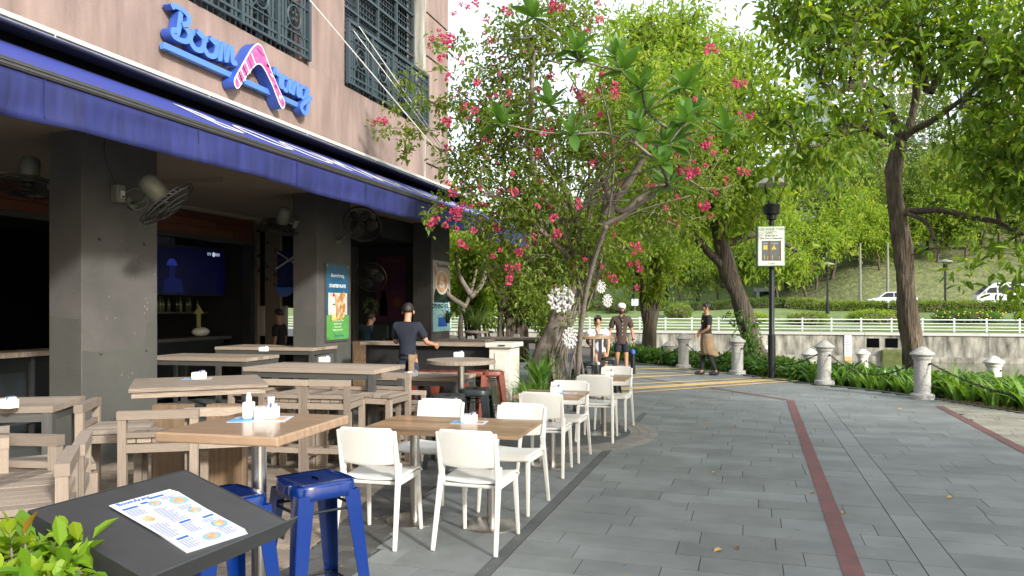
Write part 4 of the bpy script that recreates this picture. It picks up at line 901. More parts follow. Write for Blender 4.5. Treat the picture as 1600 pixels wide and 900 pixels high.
# metal stools
def metal_stool(name,label,m,h=.76,group=None):
    t=thing(name,label,'stool',(0,0,0),0,group); s=.155
    def seat(u,v):
        x=(u-.5)*2;y=(v-.5)*2; k=(abs(x)**6+abs(y)**6); f=1-.05*max(0,(x*x*y*y)); return (x*s*f,y*s*f,h-.006+.006*min(1,max(abs(x),abs(y))**8))
    MB().grid(seat,12,12).build('seat',m,t,True,solid=.004)
    pts=[]
    for k in range(24):
        a=2*PI*k/24; c,s_=math.cos(a),math.sin(a); q=(abs(c)**5+abs(s_)**5)**(-1/5); pts.append((c*q*s,s_*q*s))
    mb=MB(); n=len(pts)
    prof=[(.0,h-.002),(.006,h-.008),(.009,h-.02),(.012,h-.05),(.014,h-.075)]
    vs=[(p[0]*(1+d/s),p[1]*(1+d/s),z) for d,z in prof for p in pts]; mb.add(vs,[(i*n+k,i*n+(k+1)%n,(i+1)*n+(k+1)%n,(i+1)*n+k) for i in range(len(prof)-1) for k in range(n)])
    mb.build('seat_skirt',m,t,True,solid=.003)
    for a,b in ((-.03,-.012),): MB().box(-.03,.03,-.006,.006,h-.004,h+.0015).build('hand_slot','black_void',t)
    b=s+.065
    for sx,sy in ((1,1),(1,-1),(-1,1),(-1,-1)):
        mb=MB(); T=(sx*(s+.006),sy*(s+.006),h-.05); Bt=(sx*b,sy*b,0.0); T2=Vector(T);B2=Vector(Bt)
        wt,wb=.082,.042
        for (dx,dy) in ((-sx,0),(0,-sy)):
            d=Vector((dx,dy,0)); mb.add([T2,T2+d*wt,B2+d*wb,B2],[(0,1,2,3)])
        mb.build('leg',m,t,solid=.005)
        MB().box(B2.x-.022*(sx>0)*1-.0 if 0 else B2.x-(.03 if sx>0 else -.0),B2.x+(0 if sx>0 else .03),B2.y-(.03 if sy>0 else 0),B2.y+(0 if sy>0 else .03),0,.012).build('foot_pad','rubber',t)
    for z,f in ((h*.26,.26),(h*.82,.82)):
        q=b+(s-b)*f-.012; mm=m if z>h*.5 else 'black_iron'
        for A,B_ in (((q,q),(q,-q)),((q,-q),(-q,-q)),((-q,-q),(-q,q)),((-q,q),(q,q))): MB().tube([(*A,z),(*B_,z)],.007,6).build('cross_bar','black_iron',t)
    return t
bs=metal_stool('metal_stool','royal blue metal bar stool in the foreground right of the table pole','blue_paint',group='royal blue metal stools'); place(bs,(-2.10,3.42,0),R(-33))
c=copy_tree(bs); place(c,(-2.33,2.99,0),R(-25),'royal blue metal bar stool half hidden behind the menu stand')
ks=metal_stool('metal_stool','black metal stool below the round table, left of the steel pole','black_paint',.72,'black metal stools'); g=G(700,617,.72); place(ks,(g[0],g[1],0),R(12))
g=G(743,607,.72); place(copy_tree(ks),(g[0],g[1],0),R(8),'black metal stool below the round table, right of the steel pole')
for (px,py,k,lab) in ((951,558,15.0,'black metal stool under the woman in white'),(954,575,13.6,'black metal stool in front of the seated woman, nearest the walkers'),(921,566,14.4,'black metal stool left of the round table pole behind the white chairs'),(905,576,13.7,'black metal stool beside the thin stems of the flowering tree')):
    g=V(px,py,k); place(copy_tree(ks),(g[0],g[1],0),R(rnd.uniform(-10,20)),lab,s=min(1.02,g[2]/.72) if g[2]<.74 else 1)
rs=metal_stool('metal_stool','rust red metal stool','red_paint',.72,'rust red metal stools behind the round table')
for i,(px,lab) in enumerate(((668,'leftmost'),(702,'second from left'),(745,'second from right'),(768,'rightmost'))):
    g=G(px,579,.72); place(rs if i==0 else copy_tree(rs),(g[0],g[1],0),R(5+7*i),lab+' rust red metal stool behind the round high table')
# white stacking chairs
def chair(label):
    t=thing('plastic_chair',label,'chair',(0,0,0),0,'white plastic chairs at the outer tables')
    def seat(u,v):
        x=(u-.5)*.43*(1-.06*(1-v)); y=-.20+.42*v; z=.455-.012*math.cos((u-.5)*PI)+.012*v-.035*max(0,(v-.82)/.18)**2; return (x,y,z)
    MB().grid(seat,10,12).build('seat','white_plastic',t,True,solid=.018,bevel=.005)
    MB().box(-.205,.205,-.195,.165,.405,.432).build('seat_frame','white_plastic',t,bevel=.012)
    def back(u,v):
        a=(u-.5)*2; x=a*(.205-.004*v); z=.565+.245*v; y=-.235-.055*v-.022*(1-a*a)*(.5+.5*v)
        k=max(0,abs(a)-.86)/.14
        if v>.5: z-=.03*k*k*((v-.5)*2)
        else: z+=.012*(1-abs(a))*(.5-v)*0
        return (x,y,z-.018*(1-a*a)*(1-v)+.0)
    MB().grid(back,18,10).build('backrest','white_plastic',t,True,solid=.016,bevel=.004)
    for s in (-1,1):
        MB().bar((s*.200,-.205,.44),(s*.205,-.285,.79),.034,.040,w2=.026,h2=.024).build('back_post','white_plastic',t,bevel=.008)
        MB().bar((s*.203,-.20,.56),(s*.222,-.32,0),.032,.040,w2=.024,h2=.028).build('leg','white_plastic',t,bevel=.007)
        MB().bar((s*.192,.175,.44),(s*.205,.215,0),.034,.036,w2=.024,h2=.024).build('leg','white_plastic',t,bevel=.007)
        MB().bar((s*.198,-.18,.425),(s*.192,.17,.425),.028,.04).build('side_rail','white_plastic',t,bevel=.007)
    return t
ch=chair('')
for i,(x,y,a,lab) in enumerate([(-2.49,4.95,3,'white plastic chair with its back to the camera, left one at the front double table'),(-1.79,5.05,-1,'white plastic chair with its back to the camera, right one at the front double table'),
 (-2.60,6.02,181,'white plastic chair facing the camera behind the front double table, left one'),(-1.84,5.93,179,'white plastic chair facing the camera behind the front double table, right one'),
 (-1.92,7.38,2,'white plastic chair with its back to the camera at the middle small table'),(-1.90,8.02,180,'white plastic chair facing the camera behind the middle small table'),
 (-1.79,9.38,2,'white plastic chair with its back to the camera at the farthest small table'),(-1.75,10.22,179,'white plastic chair facing the camera behind the farthest small table')]):
    o=ch if i==0 else copy_tree(ch); place(o,(x,y,0),R(a),lab)
def small_table(x,y,W_,D_,label,rz_=0,h=.735):
    t=thing('teak_table',label,'table',(x,y,0),rz_,'small teak tables on steel pedestals'); n=7
    pieces('top_slat',[((0,-D_/2+D_*(k+.5)/n,h-.012),(W_,D_/n-.0025,.024)) for k in range(n)],'teak_warm',t)
    pieces('under_frame',[((0,0,h-.035),(W_*.6,.05,.018)),((0,0,h-.036),(.05,D_*.6,.018))],'steel_dark',t)
    MB().lathe([(.036,.018),(.036,h-.045)],20).build('pole','steel',t,auto=30); MB().lathe([(.215,0),(.215,.006),(.20,.012),(.045,.02)],40).build('base_plate','steel',t,auto=30); return t
small_table(-2.44,5.38,.60,.78,'left half of the teak double table at the front, on its own steel pedestal',R(3)); small_table(-1.835,5.42,.60,.80,'right half of the teak double table at the front, holding the caddy',R(3))
small_table(-1.94,7.66,.66,.66,'small teak table between the middle pair of white chairs',R(2)); small_table(-1.78,9.72,.62,.70,'small teak table between the farthest pair of white chairs',R(2))
g=G(733,660,.735); caddy((g[0],g[1],.737),'white caddy with blue sachets on the front teak double table'); placemat((g[0],g[1],.7355),'printed card on the front teak double table',R(8),.9)
g=G(869,613,.735); caddy((g[0],g[1],.737),'white caddy on the middle teak table'); placemat((g[0]+.12,g[1]-.03,.7355),'printed card on the middle teak table',0,.7)
g=G(952,587,.735); caddy((g[0],g[1],.737),'white caddy on the farthest teak table')
# white post, counter, register
t=thing('white_post','white painted masonry post with a sloped cap and a blank socket plate','post',(-3.49,10.86,0),R(0))
MB().box(-.16,.16,-.20,.28,0,1.03).build('shaft','post_paint',t,bevel=.006); MB().box(-.21,.21,-.25,.33,1.03,1.10).build('cap','post_paint',t,bevel=.012); MB().box(-.07,.10,-.215,-.201,.68,.95).build('socket_plate','post_paint',t,bevel=.004)
MB().box(.0,.1,-.26,-.251,1.055,1.075).build('chipped_patch','bark_dark',t)
t=thing('ordering_counter','timber-topped dark counter running from the corner pillar to the white post','counter',(-4.7,11.05,0))
MB().box(-1.15,.98,-.22,.22,1.03,1.075).build('counter_top','teak_h',t,bevel=.004); MB().box(-1.1,.95,-.12,.16,0,1.028).build('counter_front','dark_wall',t)
t=thing('cashier_desk','wooden cashier desk with a till screen in the dark bay','desk',(-6.45,12.8,0)); 
MB().box(-.45,.35,-.3,.3,0,1.0).build('cabinet','slab_wood',t); pieces('drawer_front',[((-.05,-.305,.55+.2*k),(.75,.01,.18)) for k in range(2)],'slab_wood',t); MB().box(-.15,.15,-.1,-.07,1.05,1.28).build('till_screen','black_paint',t); MB().box(-.05,.05,-.09,-.0,1.0,1.05).build('till_stand','black_paint',t)
# ---------------------------------------------------------------- menu stand
ms=thing('menu_stand','black metal menu stand with a tilted top and upturned lip in the foreground','menu stand',(-1.545,1.76,0))
sa=math.atan2(.12,.38)
pl=bpy.data.objects.new('top_plate',None)
TP=Matrix.Translation((0,0,1.035))@Matrix.Rotation(R(-4),4,'Z')@Matrix.Rotation(sa,4,'Y')
def onplate(mb): mb.v=[tuple(TP@Vector(v)) for v in mb.v]; return mb
onplate(MB().box(-.205,.205,-.265,.265,-.003,.003)).build('top_plate','stand_black',ms,bevel=.002)
for s in (-1,1): onplate(MB().box(-.205,.21,s*.265-.0015,s*.265+.0015,-.055,.0045)).build('side_flange','stand_black',ms)
onplate(MB().box(-.208,-.205,-.265,.265,-.05,.004)).build('back_flange','stand_black',ms)
onplate(MB().add([(.206,-.262,-.04),(.206,.262,-.04),(.222,.285,.022),(.222,-.285,.022),(.209,-.262,-.042),(.209,.262,-.042),(.226,.285,.020),(.226,-.285,.020)],[(0,3,2,1),(4,5,6,7),(3,7,6,2),(0,1,5,4),(0,4,7,3),(1,2,6,5)])).build('front_lip','stand_black',ms)
MB().box(-.04,.05,-.05,.05,.02,.98).build('column','stand_black',ms,bevel=.003); MB().box(-.22,.22,-.2,.2,0,.02).build('base_plate','stand_black',ms,bevel=.003)
for k in range(3):
    mn=thing('printed_menu',['topmost printed menu of the stack on the black stand','middle printed menu of the stack on the black stand','bottom printed menu of the stack on the black stand'][2-k],'menu',(-1.545,1.76,0))
    base=TP@Matrix.Translation((.035-.004*k,.015-.003*k,.0032+.0022*k))@Matrix.Rotation(R(-5+2.0*k),4,'Z')
    def mm_(name,mb,m): 
        o=mb.build(name,m,mn); o.matrix_local=base; return o
    mm_('sheet',MB().box(-.148,.148,-.105,.105,0,.0016),'paper')
    if k==2:
        # text reads towards the lip: x = down the page, y = across
        r=random.Random(5)
        def bx(a,b,c,d,m,n='text_line',z=.0018): return mm_(n,MB().box(a,b,c,d,z,z+.0004),m)
        o=text_mesh('logo_lettering','BoomArang',.022,'ink_blue',mn); o.matrix_local=base@Matrix.Translation((-.136,-.035,.002))@Matrix.Rotation(R(90),4,'Z')
        for (a,y0,y1) in ((-.132,.012,.062),(-.112,-.095,-.045),(-.118,-.03,-.006),(.02,-.02,.02),(.03,.055,.095),(.085,-.09,-.05)): bx(a,a+.009,y0,y1,'ink_blue','heading_bar')
        for col,(y0,y1,ra) in enumerate(((-.098,-.04,[(-.098,-.062),(-.005,.075),(.10,.14)]),(-.03,.028,[(-.07,.012),(.034,.08)]),(.038,.096,[(-.118,-.10),(-.05,-.03),(.045,.06),(.1,.14)]))):
            for a,b in ra:
                x=a
                while x<b: bx(x,x+.0024,y0,y0+(y1-y0)*r.uniform(.55,.95),'ink_grey'); x+=.0062
        for (x,y,rx,ry) in ((-.098,.005,.016,.02),(-.035,-.072,.024,.024),(-.08,.075,.022,.03),(-.012,.07,.016,.022),(.082,.07,.02,.026),(.125,.0,.018,.03)):
            mm_('food_picture',MB().prism([(x+rx*math.cos(q*PI/8),y+ry*math.sin(q*PI/8)) for q in range(16)],.0023,.0027),'ink_sky' if x!=-.035 else 'paper')
            mm_('food_picture',MB().prism([(x+rx*.7*math.cos(q*PI/8)*(1+.2*math.sin(3*q)),y+ry*.7*math.sin(q*PI/8)) for q in range(16)],.0028,.0032),'ink_food')
# ---------------------------------------------------------------- bollards and chains
def bollard(label,m='granite',name='stone_bollard',group='granite bollards along the planting bed'):
    t=thing(name,label,'bollard',(0,0,0),0,group)
    MB().lathe([(.20,0),(.20,.075),(.185,.09),(.14,.10)],28).build('base',m,t,auto=35)
    MB().lathe([(.138,.095),(.136,.66),(.142,.70)],28).build('shaft',m,t,auto=35)
    MB().lathe([(.145,.69),(.165,.715),(.168,.735),(.155,.745),(.19,.765),(.205,.79),(.19,.815),(.13,.855),(.085,.895),(.04,.92),(.008,.925)],28).build('cap',m,t,auto=40)
    for s in (-1,1): MB().tube([(s*.13,0,.62),(s*.155,0,.62)],.02,8).build('chain_eye','black_iron',t)
    return t
bo=bollard('granite bollard left of the waiter'); BP=[G(1068,575),G(1152,584.5),G(1288,600.5),G(1441,623)]
labs=['granite bollard left of the waiter','granite bollard between the waiter and the lamp post','granite bollard right of the lamp post','granite bollard in front of the nearest big tree trunk']
for i,p in enumerate(BP):
    place(bo if i==0 else copy_tree(bo),(p[0],p[1],0),math.atan2(-.75,.65),labs[i])
wbol=bollard('',m='white_stone',name='white_bollard',group='white bollards by the water')
WB=[]
for i,(px,py,k,lab) in enumerate(((1199,539,25,'white bollard seen just left of the lamp post beyond the hedge'),(1266,544,17.6,'white bollard behind the granite one right of the lamp post'),(1348,545,21.5,'slim white bollard between the two nearest granite ones'),(1553,556,16.3,'white bollard above the lilies near the right edge'),(1045,533,23,'white bollard left of the waiter beyond the hedge'),(1087,541,22.5,'white bollard half hidden behind the waiter'),(997,531,25.5,'white bollard beside the middle tree trunk'))):
    g=V(px,py,k); place(wbol if i==0 else copy_tree(wbol),(g[0],g[1],g[2]-.925),R(-50),lab); WB.append((g[0],g[1],g[2]-.925+.62))
def chain(a,b,sag,label,r_=.011,pitch=.048,name='hanging_chain'):
    a=Vector(a);b=Vector(b); t=thing(name,label,'chain',a,0,'chains slung between the bollards'); n=max(4,int((b-a).length*1.06/pitch))
    ln=MB().tube([(.024*math.cos(q*PI/5),.015*math.sin(q*PI/5),0) for q in range(11)],.0068,5,False).mesh('link','black_iron',True)
    pts=[(b-a)*(i/n)+Vector((0,0,-4*sag*(i/n)*(1-i/n))) for i in range(n+1)]
    for i in range(n):
        d=pts[i+1]-pts[i]; o=link('chain_link',ln,t,(pts[i]+pts[i+1])/2); q=d.to_track_quat('X','Z'); o.rotation_euler=(q.to_matrix()@Matrix.Rotation(R(90)*(i%2)+.3,3,'X')).to_euler()
E_=[(p[0],p[1],.64) for p in BP]
def toward(a,b,d=.16): v=(Vector(b)-Vector(a)); v.z=0; v.normalize(); return Vector(a)+v*d
for i,(a,b,l) in enumerate(((E_[3],E_[2],'chain between the two nearest granite bollards'),(E_[2],E_[1],'chain from the granite bollard right of the lamp post to the next one left'),(E_[1],E_[0],'chain behind the waiter'))): chain(toward(a,b),toward(b,a),.32,l)
chain(toward(E_[3],(5.4,12.1,.6)),Vector((5.5,12.0,.60)),.42,'chain running right from the nearest granite bollard out of the picture')
chain(E_[0],(-3.6,24.5,.6),.4,'chain running left from the farthest granite bollard')
for a,b,l in ((1,2,'chain between the white bollards behind the hedge'),(2,3,'chain from the slim white bollard towards the right edge')): chain(WB[a],WB[b],.3,l)
nb=copy_tree(bo); place(nb,(5.6,11.9,0),0,'granite bollard just beyond the right edge of the picture')
# blue-capped black post by the man
t=thing('low_black_post','short black post with a blue cap beside the man in the cap','post',V(989,550,18.6)); t.location.z=0
MB().lathe([(.06,0),(.055,.5)],12).build('shaft','black_iron',t,auto=30); MB().lathe([(.06,.5),(.06,.56),(.03,.6)],12).build('cap','ink_blue',t,auto=30)
# ---------------------------------------------------------------- lamp post with sign
lp=thing('lamp_post','black lamp post carrying a pedestrian safety sign box','lamp post',(.47,18.50,0),R(0))
MB().lathe([(.085,0),(.085,.98),(.07,1.0),(.062,1.02),(.06,3.6)],16).build('shaft','black_iron',lp,auto=35); MB().lathe([(.06,3.6),(.11,3.62),(.11,3.72),(.17,3.74),(.19,3.95),(.14,3.97),(.05,4.0)],12).build('lamp_housing','black_iron',lp,auto=35)
for a in range(3): q=a*2*PI/3; MB().tube([(.1*math.cos(q),.1*math.sin(q),3.95),(.3*math.cos(q),.3*math.sin(q),4.4)],.012,5).build('shade_stay','black_iron',lp)
MB().lathe([(.37,4.40),(.38,4.42),(.15,4.57),(.02,4.60)],18).build('lamp_shade','plate_cream',lp,auto=35)
sg2=thing('safety_sign','FOR YOUR OWN SAFETY sign box on the lamp post','sign',(.43,18.38,3.0),R(8))
mat('sign_green',(.10,.22,.05),.5,bump=0,tint=0); mat('sign_white',(.70,.75,.68),.4,bump=0,tint=0); mat('sign_slate',(.10,.125,.12),.5,bump=0,tint=0); mat('sign_yellow',(.62,.42,.05),.5,bump=0,tint=0)
MB().box(-.30,.30,-.06,.12,-.46,.46).build('box','sign_slate',sg2,bevel=.03); MB().box(-.28,.32,-.068,-.061,-.455,.455).build('green_border','sign_green',sg2,bevel=.002); MB().box(-.262,.302,-.072,-.069,-.437,.437).build('white_face','sign_white',sg2)
for s_,z,sz,m in (('FOR YOUR OWN',.375,.075,'sign_green'),('SAFETY',.30,.075,'sign_green'),('Keep Left &',.235,.055,'black_iron'),('One Way to Pedestrians',.175,.048,'black_iron'),('ii  nparks',-.40,.04,'black_iron')): text_mesh('lettering',s_,sz,m,sg2,(.02,-.0735,z),(R(90),0,0),.0006,bold=.0012)
MB().box(-.19,.22,-.076,-.073,-.33,.12).build('picture_panel','sign_slate',sg2)
for x in (-.04,.20): MB().box(x,x+.028,-.079,-.0765,-.33,.12).build('red_bar','red_line_paint',sg2)
MB().box(-.155,-.065,-.079,-.0765,-.08,.02).build('bicycle_icon','sign_yellow',sg2)
for x,z in ((.05,-.06),(.10,-.06)): yface(sg2,'bicycle_icon',[(x+.024*math.cos(a*PI/6),z+.024*math.sin(a*PI/6)) for a in range(12)],-.0765,'sign_yellow')
yface(sg2,'bicycle_icon',[(.045,-.03),(.075,.03),(.09,.0),(.1,-.04),(.07,-.05)],-.0785,'sign_yellow')
for x,s in ((-.13,1),(-.06,-1),(.04,1),(.19,-1)): 
    yface(sg2,'arrow_icon',[(x-.018,-.24),(x+.018,-.24),(x,-.24+.04*s)],-.0765,'sign_yellow'); yface(sg2,'arrow_icon',[(x-.006,-.30),(x+.006,-.30),(x+.006,-.242),(x-.006,-.242)],-.0765,'sign_yellow')
text_mesh('lettering','Footpath',.03,'sign_white',sg2,(-.11,-.0775,.06),(R(90),0,0),.0005); text_mesh('lettering','Cycling path',.03,'sign_white',sg2,(.09,-.0775,.06),(R(90),0,0),.0005)
# ================================================================ VEGETATION
def BL(px,py,k,rx,rz,ry=None,w_=1):
    c=V(px,py,k); a=rx*k/FPX; b=rz*k/FPX; return (c[0],c[1],c[2],a,ry or a,b,w_)
def pts(L): return [V(*p) for p in L]
def make_tree(name,label,trunk,tr,limbs,blobs,ntip,lm,lsize,per=9,bark='bark',spread=.16,aspect=.38,droop=.5,seed=1,tip=.007,extra=1.0,group=None,lightup=.3,step=.35,cat='tree',rough=.08,flare=1.0,expo=2.3):
    """trunk: world polyline; limbs: (polyline, radii, index of the trunk/limb node it leaves)"""
    base=Vector(trunk[0]); t=thing(name,label,cat,base,0,group); L=lambda P:[tuple(Vector(p)-base) for p in P]
    trunk_mesh('trunk',L(trunk),tr,bark,t,rough=rough,flare=flare)
    C=catmull(L(trunk),3); k=len(trunk)-1; rr=[]
    for i in range(len(C)):
        f=i/(len(C)-1)*k; j=min(int(f),k-1); rr.append(tr[j]+(tr[j+1]-tr[j])*(f-j))
    seeds=[(C,rr,None)]; n=len(C); n0=n; ends=[n-1]
    for P,r,at in limbs:
        pi=at*3 if at>=0 else ends[-at]; Q=[seeds_flat(seeds,pi)]+L(P); Q=catmull(Q,3); kk=len(P); r2=[]; r=[r[0]]+list(r)
        for i in range(len(Q)):
            f=i/(len(Q)-1)*kk; j=min(int(f),kk-1); r2.append(r[j]+(r[min(j+1,len(r)-1)]-r[j])*(f-j))
        seeds.append((Q,r2,pi)); n+=len(Q); ends.append(n-1)
    T=blob_points(blobs,ntip,seed)-np.array(base)
    N,par,rad,tips,nn=grow(seeds,T,step,seed=seed)
    limb_mesh('branches',N,par,rad,tips,tip=tip,m=bark,parent=t,start=n0,expo=expo)
    ex=T+NR.normal(0,spread*1.3,T.shape); c=np.vstack([T]+[T+NR.normal(0,spread*1.6,T.shape) for _ in range(int(extra))]) if extra>=1 else T
    foliage('crown',c,per,lsize,lm,t,spread,aspect,droop,lightup=lightup); return t
def seeds_flat(seeds,i):
    for P,_,_ in seeds:
        if i<len(P): return P[i]
        i-=len(P)
# the big tree on the right
make_tree('riverside_tree','big riverside tree behind the nearest granite bollard with dark ridged trunk forking into many limbs',
 pts([(1434,590,17.5),(1426,530,17.5),(1416,470,17.5),(1411,400,17.5),(1401,330,17.5),(1397,270,17.5),(1408,222,17.5)]),[.245,.215,.20,.185,.17,.16,.155],
 [(pts([(1392,175,17.2),(1372,145,17),(1345,132,16.8),(1300,150,16)]),[.09,.075,.06,.04],6),
  (pts([(1420,200,17.6),(1431,150,17.8),(1431,80,18),(1426,10,18)]),[.10,.09,.075,.055],6),
  (pts([(1425,205,17.3),(1455,190,16.8),(1480,172,16.2),(1510,150,15.6)]),[.08,.07,.06,.04],6),
  (pts([(1448,140,17.4),(1470,112,17),(1498,85,16.5),(1530,60,16)]),[.08,.07,.06,.04],-2),
  (pts([(1385,215,17),(1355,200,16.4),(1320,195,15.6)]),[.08,.065,.04],6),
  (pts([(1436,330,17.2),(1470,328,16.6),(1520,340,16),(1562,348,15.4),(1590,368,15)]),[.085,.075,.065,.05,.03],4),
  (pts([(1445,345,16.9),(1460,375,16.5)]),[.05,.03],4),
  (pts([(1395,80,16.5),(1440,20,16),(1480,-20,15.5)]),[.03,.022,.02],-1)],
 [BL(1255,230,15.5,70,45),BL(1222,170,15.5,45,45),BL(1300,80,16,85,45,None,.7),BL(1400,25,17,110,55),BL(1500,40,16.5,90,60),BL(1555,130,15.5,75,80),BL(1570,245,15,75,75),BL(1490,225,16,50,35,None,.5),BL(1560,385,15,70,35,None,.5),BL(1480,400,16.5,55,18,None,.4),BL(1615,420,14,35,45,None,.5),BL(1592,480,14.5,16,24,None,.25),BL(1330,170,15.5,60,45),BL(1280,10,16,90,50),BL(1640,60,14,90,100),BL(1660,250,14,80,150)],
 740,'leaf_big',.20,8,'bark',.28,.46,.40,seed=3,tip=.0075,extra=1,rough=.13)
for (x,y,h,lab) in ((10.5,3.2,7.5,'riverside tree of the same row standing beyond the right edge'),(12.5,-3.2,8.5,'riverside tree of the same row behind the viewer')):
    make_tree('riverside_tree',lab,[(x,y,-.2),(x-.1,y+.1,1.6),(x,y,3.2),(x+.1,y,4.2)],[.28,.24,.21,.16],[([(x-1.2,y+.6,h*.62),(x-2.2,y+1,h*.75)],[.1,.06],2),([(x+1,y-.8,h*.6),(x+1.8,y-1.2,h*.75)],[.1,.06],2)],
      [(x-1.5,y+.8,h*.75,2.0,2.0,1.3,1),(x+1.2,y-1,h*.8,2,2,1.3,1),(x,y+1.5,h*.95,1.8,1.8,1.2,1),(x-.5,y-1.6,h*.68,1.8,1.8,1.1,1)],420,'leaf_big',.20,8,'bark',.28,.36,.55,seed=int(h*7),extra=1,step=.6)
# the leaning tree behind the waiter
make_tree('leaning_tree','tree with a dark leaning trunk between the waiter and the lamp post',
 pts([(1186,560,22),(1172,520,22),(1156,470,22),(1138,425,22),(1127,380,22),(1119,330,22),(1112,280,22.3)]),[.28,.245,.235,.23,.21,.18,.15],
 [(pts([(1105,392,21.8),(1085,370,21.4),(1050,360,21),(1010,362,20.5)]),[.11,.095,.075,.045],3),
  (pts([(1145,378,22),(1180,366,22),(1215,375,22.3),(1245,392,22.5)]),[.13,.11,.08,.05],4),
  (pts([(1095,230,22),(1070,170,21.5),(1050,110,21)]),[.12,.09,.05],6),(pts([(1130,230,22.5),(1150,170,23),(1175,110,23)]),[.12,.09,.05],6),
  (pts([(1080,300,21),(1050,270,20.5),(1030,230,20)]),[.09,.07,.04],5)],
 [BL(1120,250,22,80,60),BL(1040,290,20.5,70,50),BL(1170,180,22.5,60,60),BL(1080,150,21.5,80,60),BL(1030,200,20.5,60,50),BL(1110,330,22,80,35),BL(1185,290,22,50,60),BL(1160,100,23,60,50),BL(1010,340,20.5,50,40),BL(1210,400,22.5,40,25,None,.6)],
 950,'leaf_light',.19,8,'bark_dark',.28,.38,.5,seed=5,extra=1,rough=.12)
make_tree('fern_trunk_tree','tree with mossy forked trunk behind the man in the cap',
 pts([(1012,575,25),(1014,530,25),(1018,490,25),(1024,450,25),(1022,400,25),(1020,340,25.5)]),[.27,.235,.23,.22,.19,.15],
 [(pts([(1006,480,25),(1000,440,24.6),(985,390,24)]),[.13,.11,.07],1),(pts([(1000,280,25),(985,200,24.5),(975,130,24)]),[.12,.09,.05],5),(pts([(1040,290,26),(1050,220,26),(1045,130,26)]),[.12,.09,.05],5)],
 [BL(985,130,24,70,70),BL(1045,90,26,70,60),BL(1000,40,25,60,40),BL(945,190,24,60,60),BL(1010,240,25,70,50),BL(1075,60,26,60,50),BL(960,310,24,60,60),BL(1030,400,25,50,35,None,.7),BL(950,400,24,50,40)],
 950,'leaf_light',.20,8,'bark_dark',.30,.38,.4,seed=6,extra=1)
tag(foliage('trunk_fern',[V(1022+rnd.uniform(-14,14),452+rnd.uniform(-14,20),24.7) for _ in range(26)],7,.25,'leaf_light',spread=.1,aspect=.25),'light green ferns growing round the fork of the mossy trunk','fern')
# bougainvillea: a mesh of arching stems
make_tree('bougainvillea_tree','bougainvillea tree full of pink blossoms arching over the corner of the awning',
 pts([(838,580,12.2),(862,525,12.1),(884,470,12),(908,420,11.9),(935,365,11.7),(955,320,11.6)]),[.15,.14,.125,.115,.10,.085],
 [(pts([(905,360,11.6),(885,300,11.4),(850,250,11.2),(820,200,11)]),[.06,.05,.04,.03],3),(pts([(985,280,11.4),(1010,240,11.2),(1040,215,11)]),[.06,.045,.03],5),
  (pts([(940,270,11.6),(915,210,11.5),(905,140,11.3)]),[.06,.045,.03],5),(pts([(880,395,11.6),(845,360,11.3),(800,320,11),(755,300,10.6)]),[.05,.04,.03,.02],3),
  (pts([(860,440,11.8),(820,400,11.6),(780,370,11.4)]),[.04,.03,.02],2),(pts([(975,330,11.6),(1010,300,11.5),(1060,280,11.5)]),[.05,.04,.025],5),(pts([(835,270,11),(830,160,10.8),(835,80,10.6)]),[.05,.035,.02],3)],
 [BL(770,140,11,65,60),BL(830,60,10.8,70,60),BL(890,30,11,60,50),BL(745,250,11,60,60),BL(775,350,11.2,50,45),BL(830,300,11,70,60),BL(900,230,11.3,70,60),BL(980,180,11.5,60,50),BL(1060,240,11.5,70,70,None,.6),BL(1110,280,11.8,60,60,None,.5),BL(850,420,11.5,70,40),BL(940,380,11.5,70,45),BL(1030,340,11.8,60,50,None,.7),BL(775,425,12,40,35),BL(1130,190,12,50,40,None,.3),BL(800,200,11,80,60)],
 1250,'leaf_boug',.07,8,'bark_grey',.14,.6,.3,seed=9,tip=.0036,extra=1,step=.25,rough=.15,expo=2.5)
# thin stems rooting beside the trunk
st_t=thing('aerial_stems','tangle of thin woody stems rooting between the white post plants and the far chairs','plant',(-2.6,11.7,0)); mb=MB(); r=random.Random(4)
for k in range(13):
    x=r.uniform(868,905); y0=r.uniform(625,655); P=[V(x+r.uniform(-10,10),y0,12-.4*r.random()),V(x+r.uniform(-18,12),y0-60,12),V(x+r.uniform(-12,14),y0-120,12),V(x+r.uniform(0,25),y0-190,12),V(x+30+r.uniform(-10,25),y0-260,11.9)]
    mb.tube([q-Vector((-2.6,11.7,0)) for q in catmull(P,4)],[.022-.0007*i for i in range(17)],6)
mb.build('stems','bark_grey',st_t,True)
mb=MB()
for k in range(34):
    a=V(r.uniform(700,1080),r.uniform(90,330),r.uniform(10.4,11.6)); b=V(r.uniform(850,930),r.uniform(350,470),11.8); m_=(Vector(a)+Vector(b))/2+Vector((r.uniform(-.3,.3),0,r.uniform(.1,.6)))
    mb.tube([q-Vector((-2.6,11.7,0)) for q in catmull([a,m_,b],6)],[.008+.0012*i for i in range(13)],5)
mb.build('arching_stems','bark_grey',st_t,True)
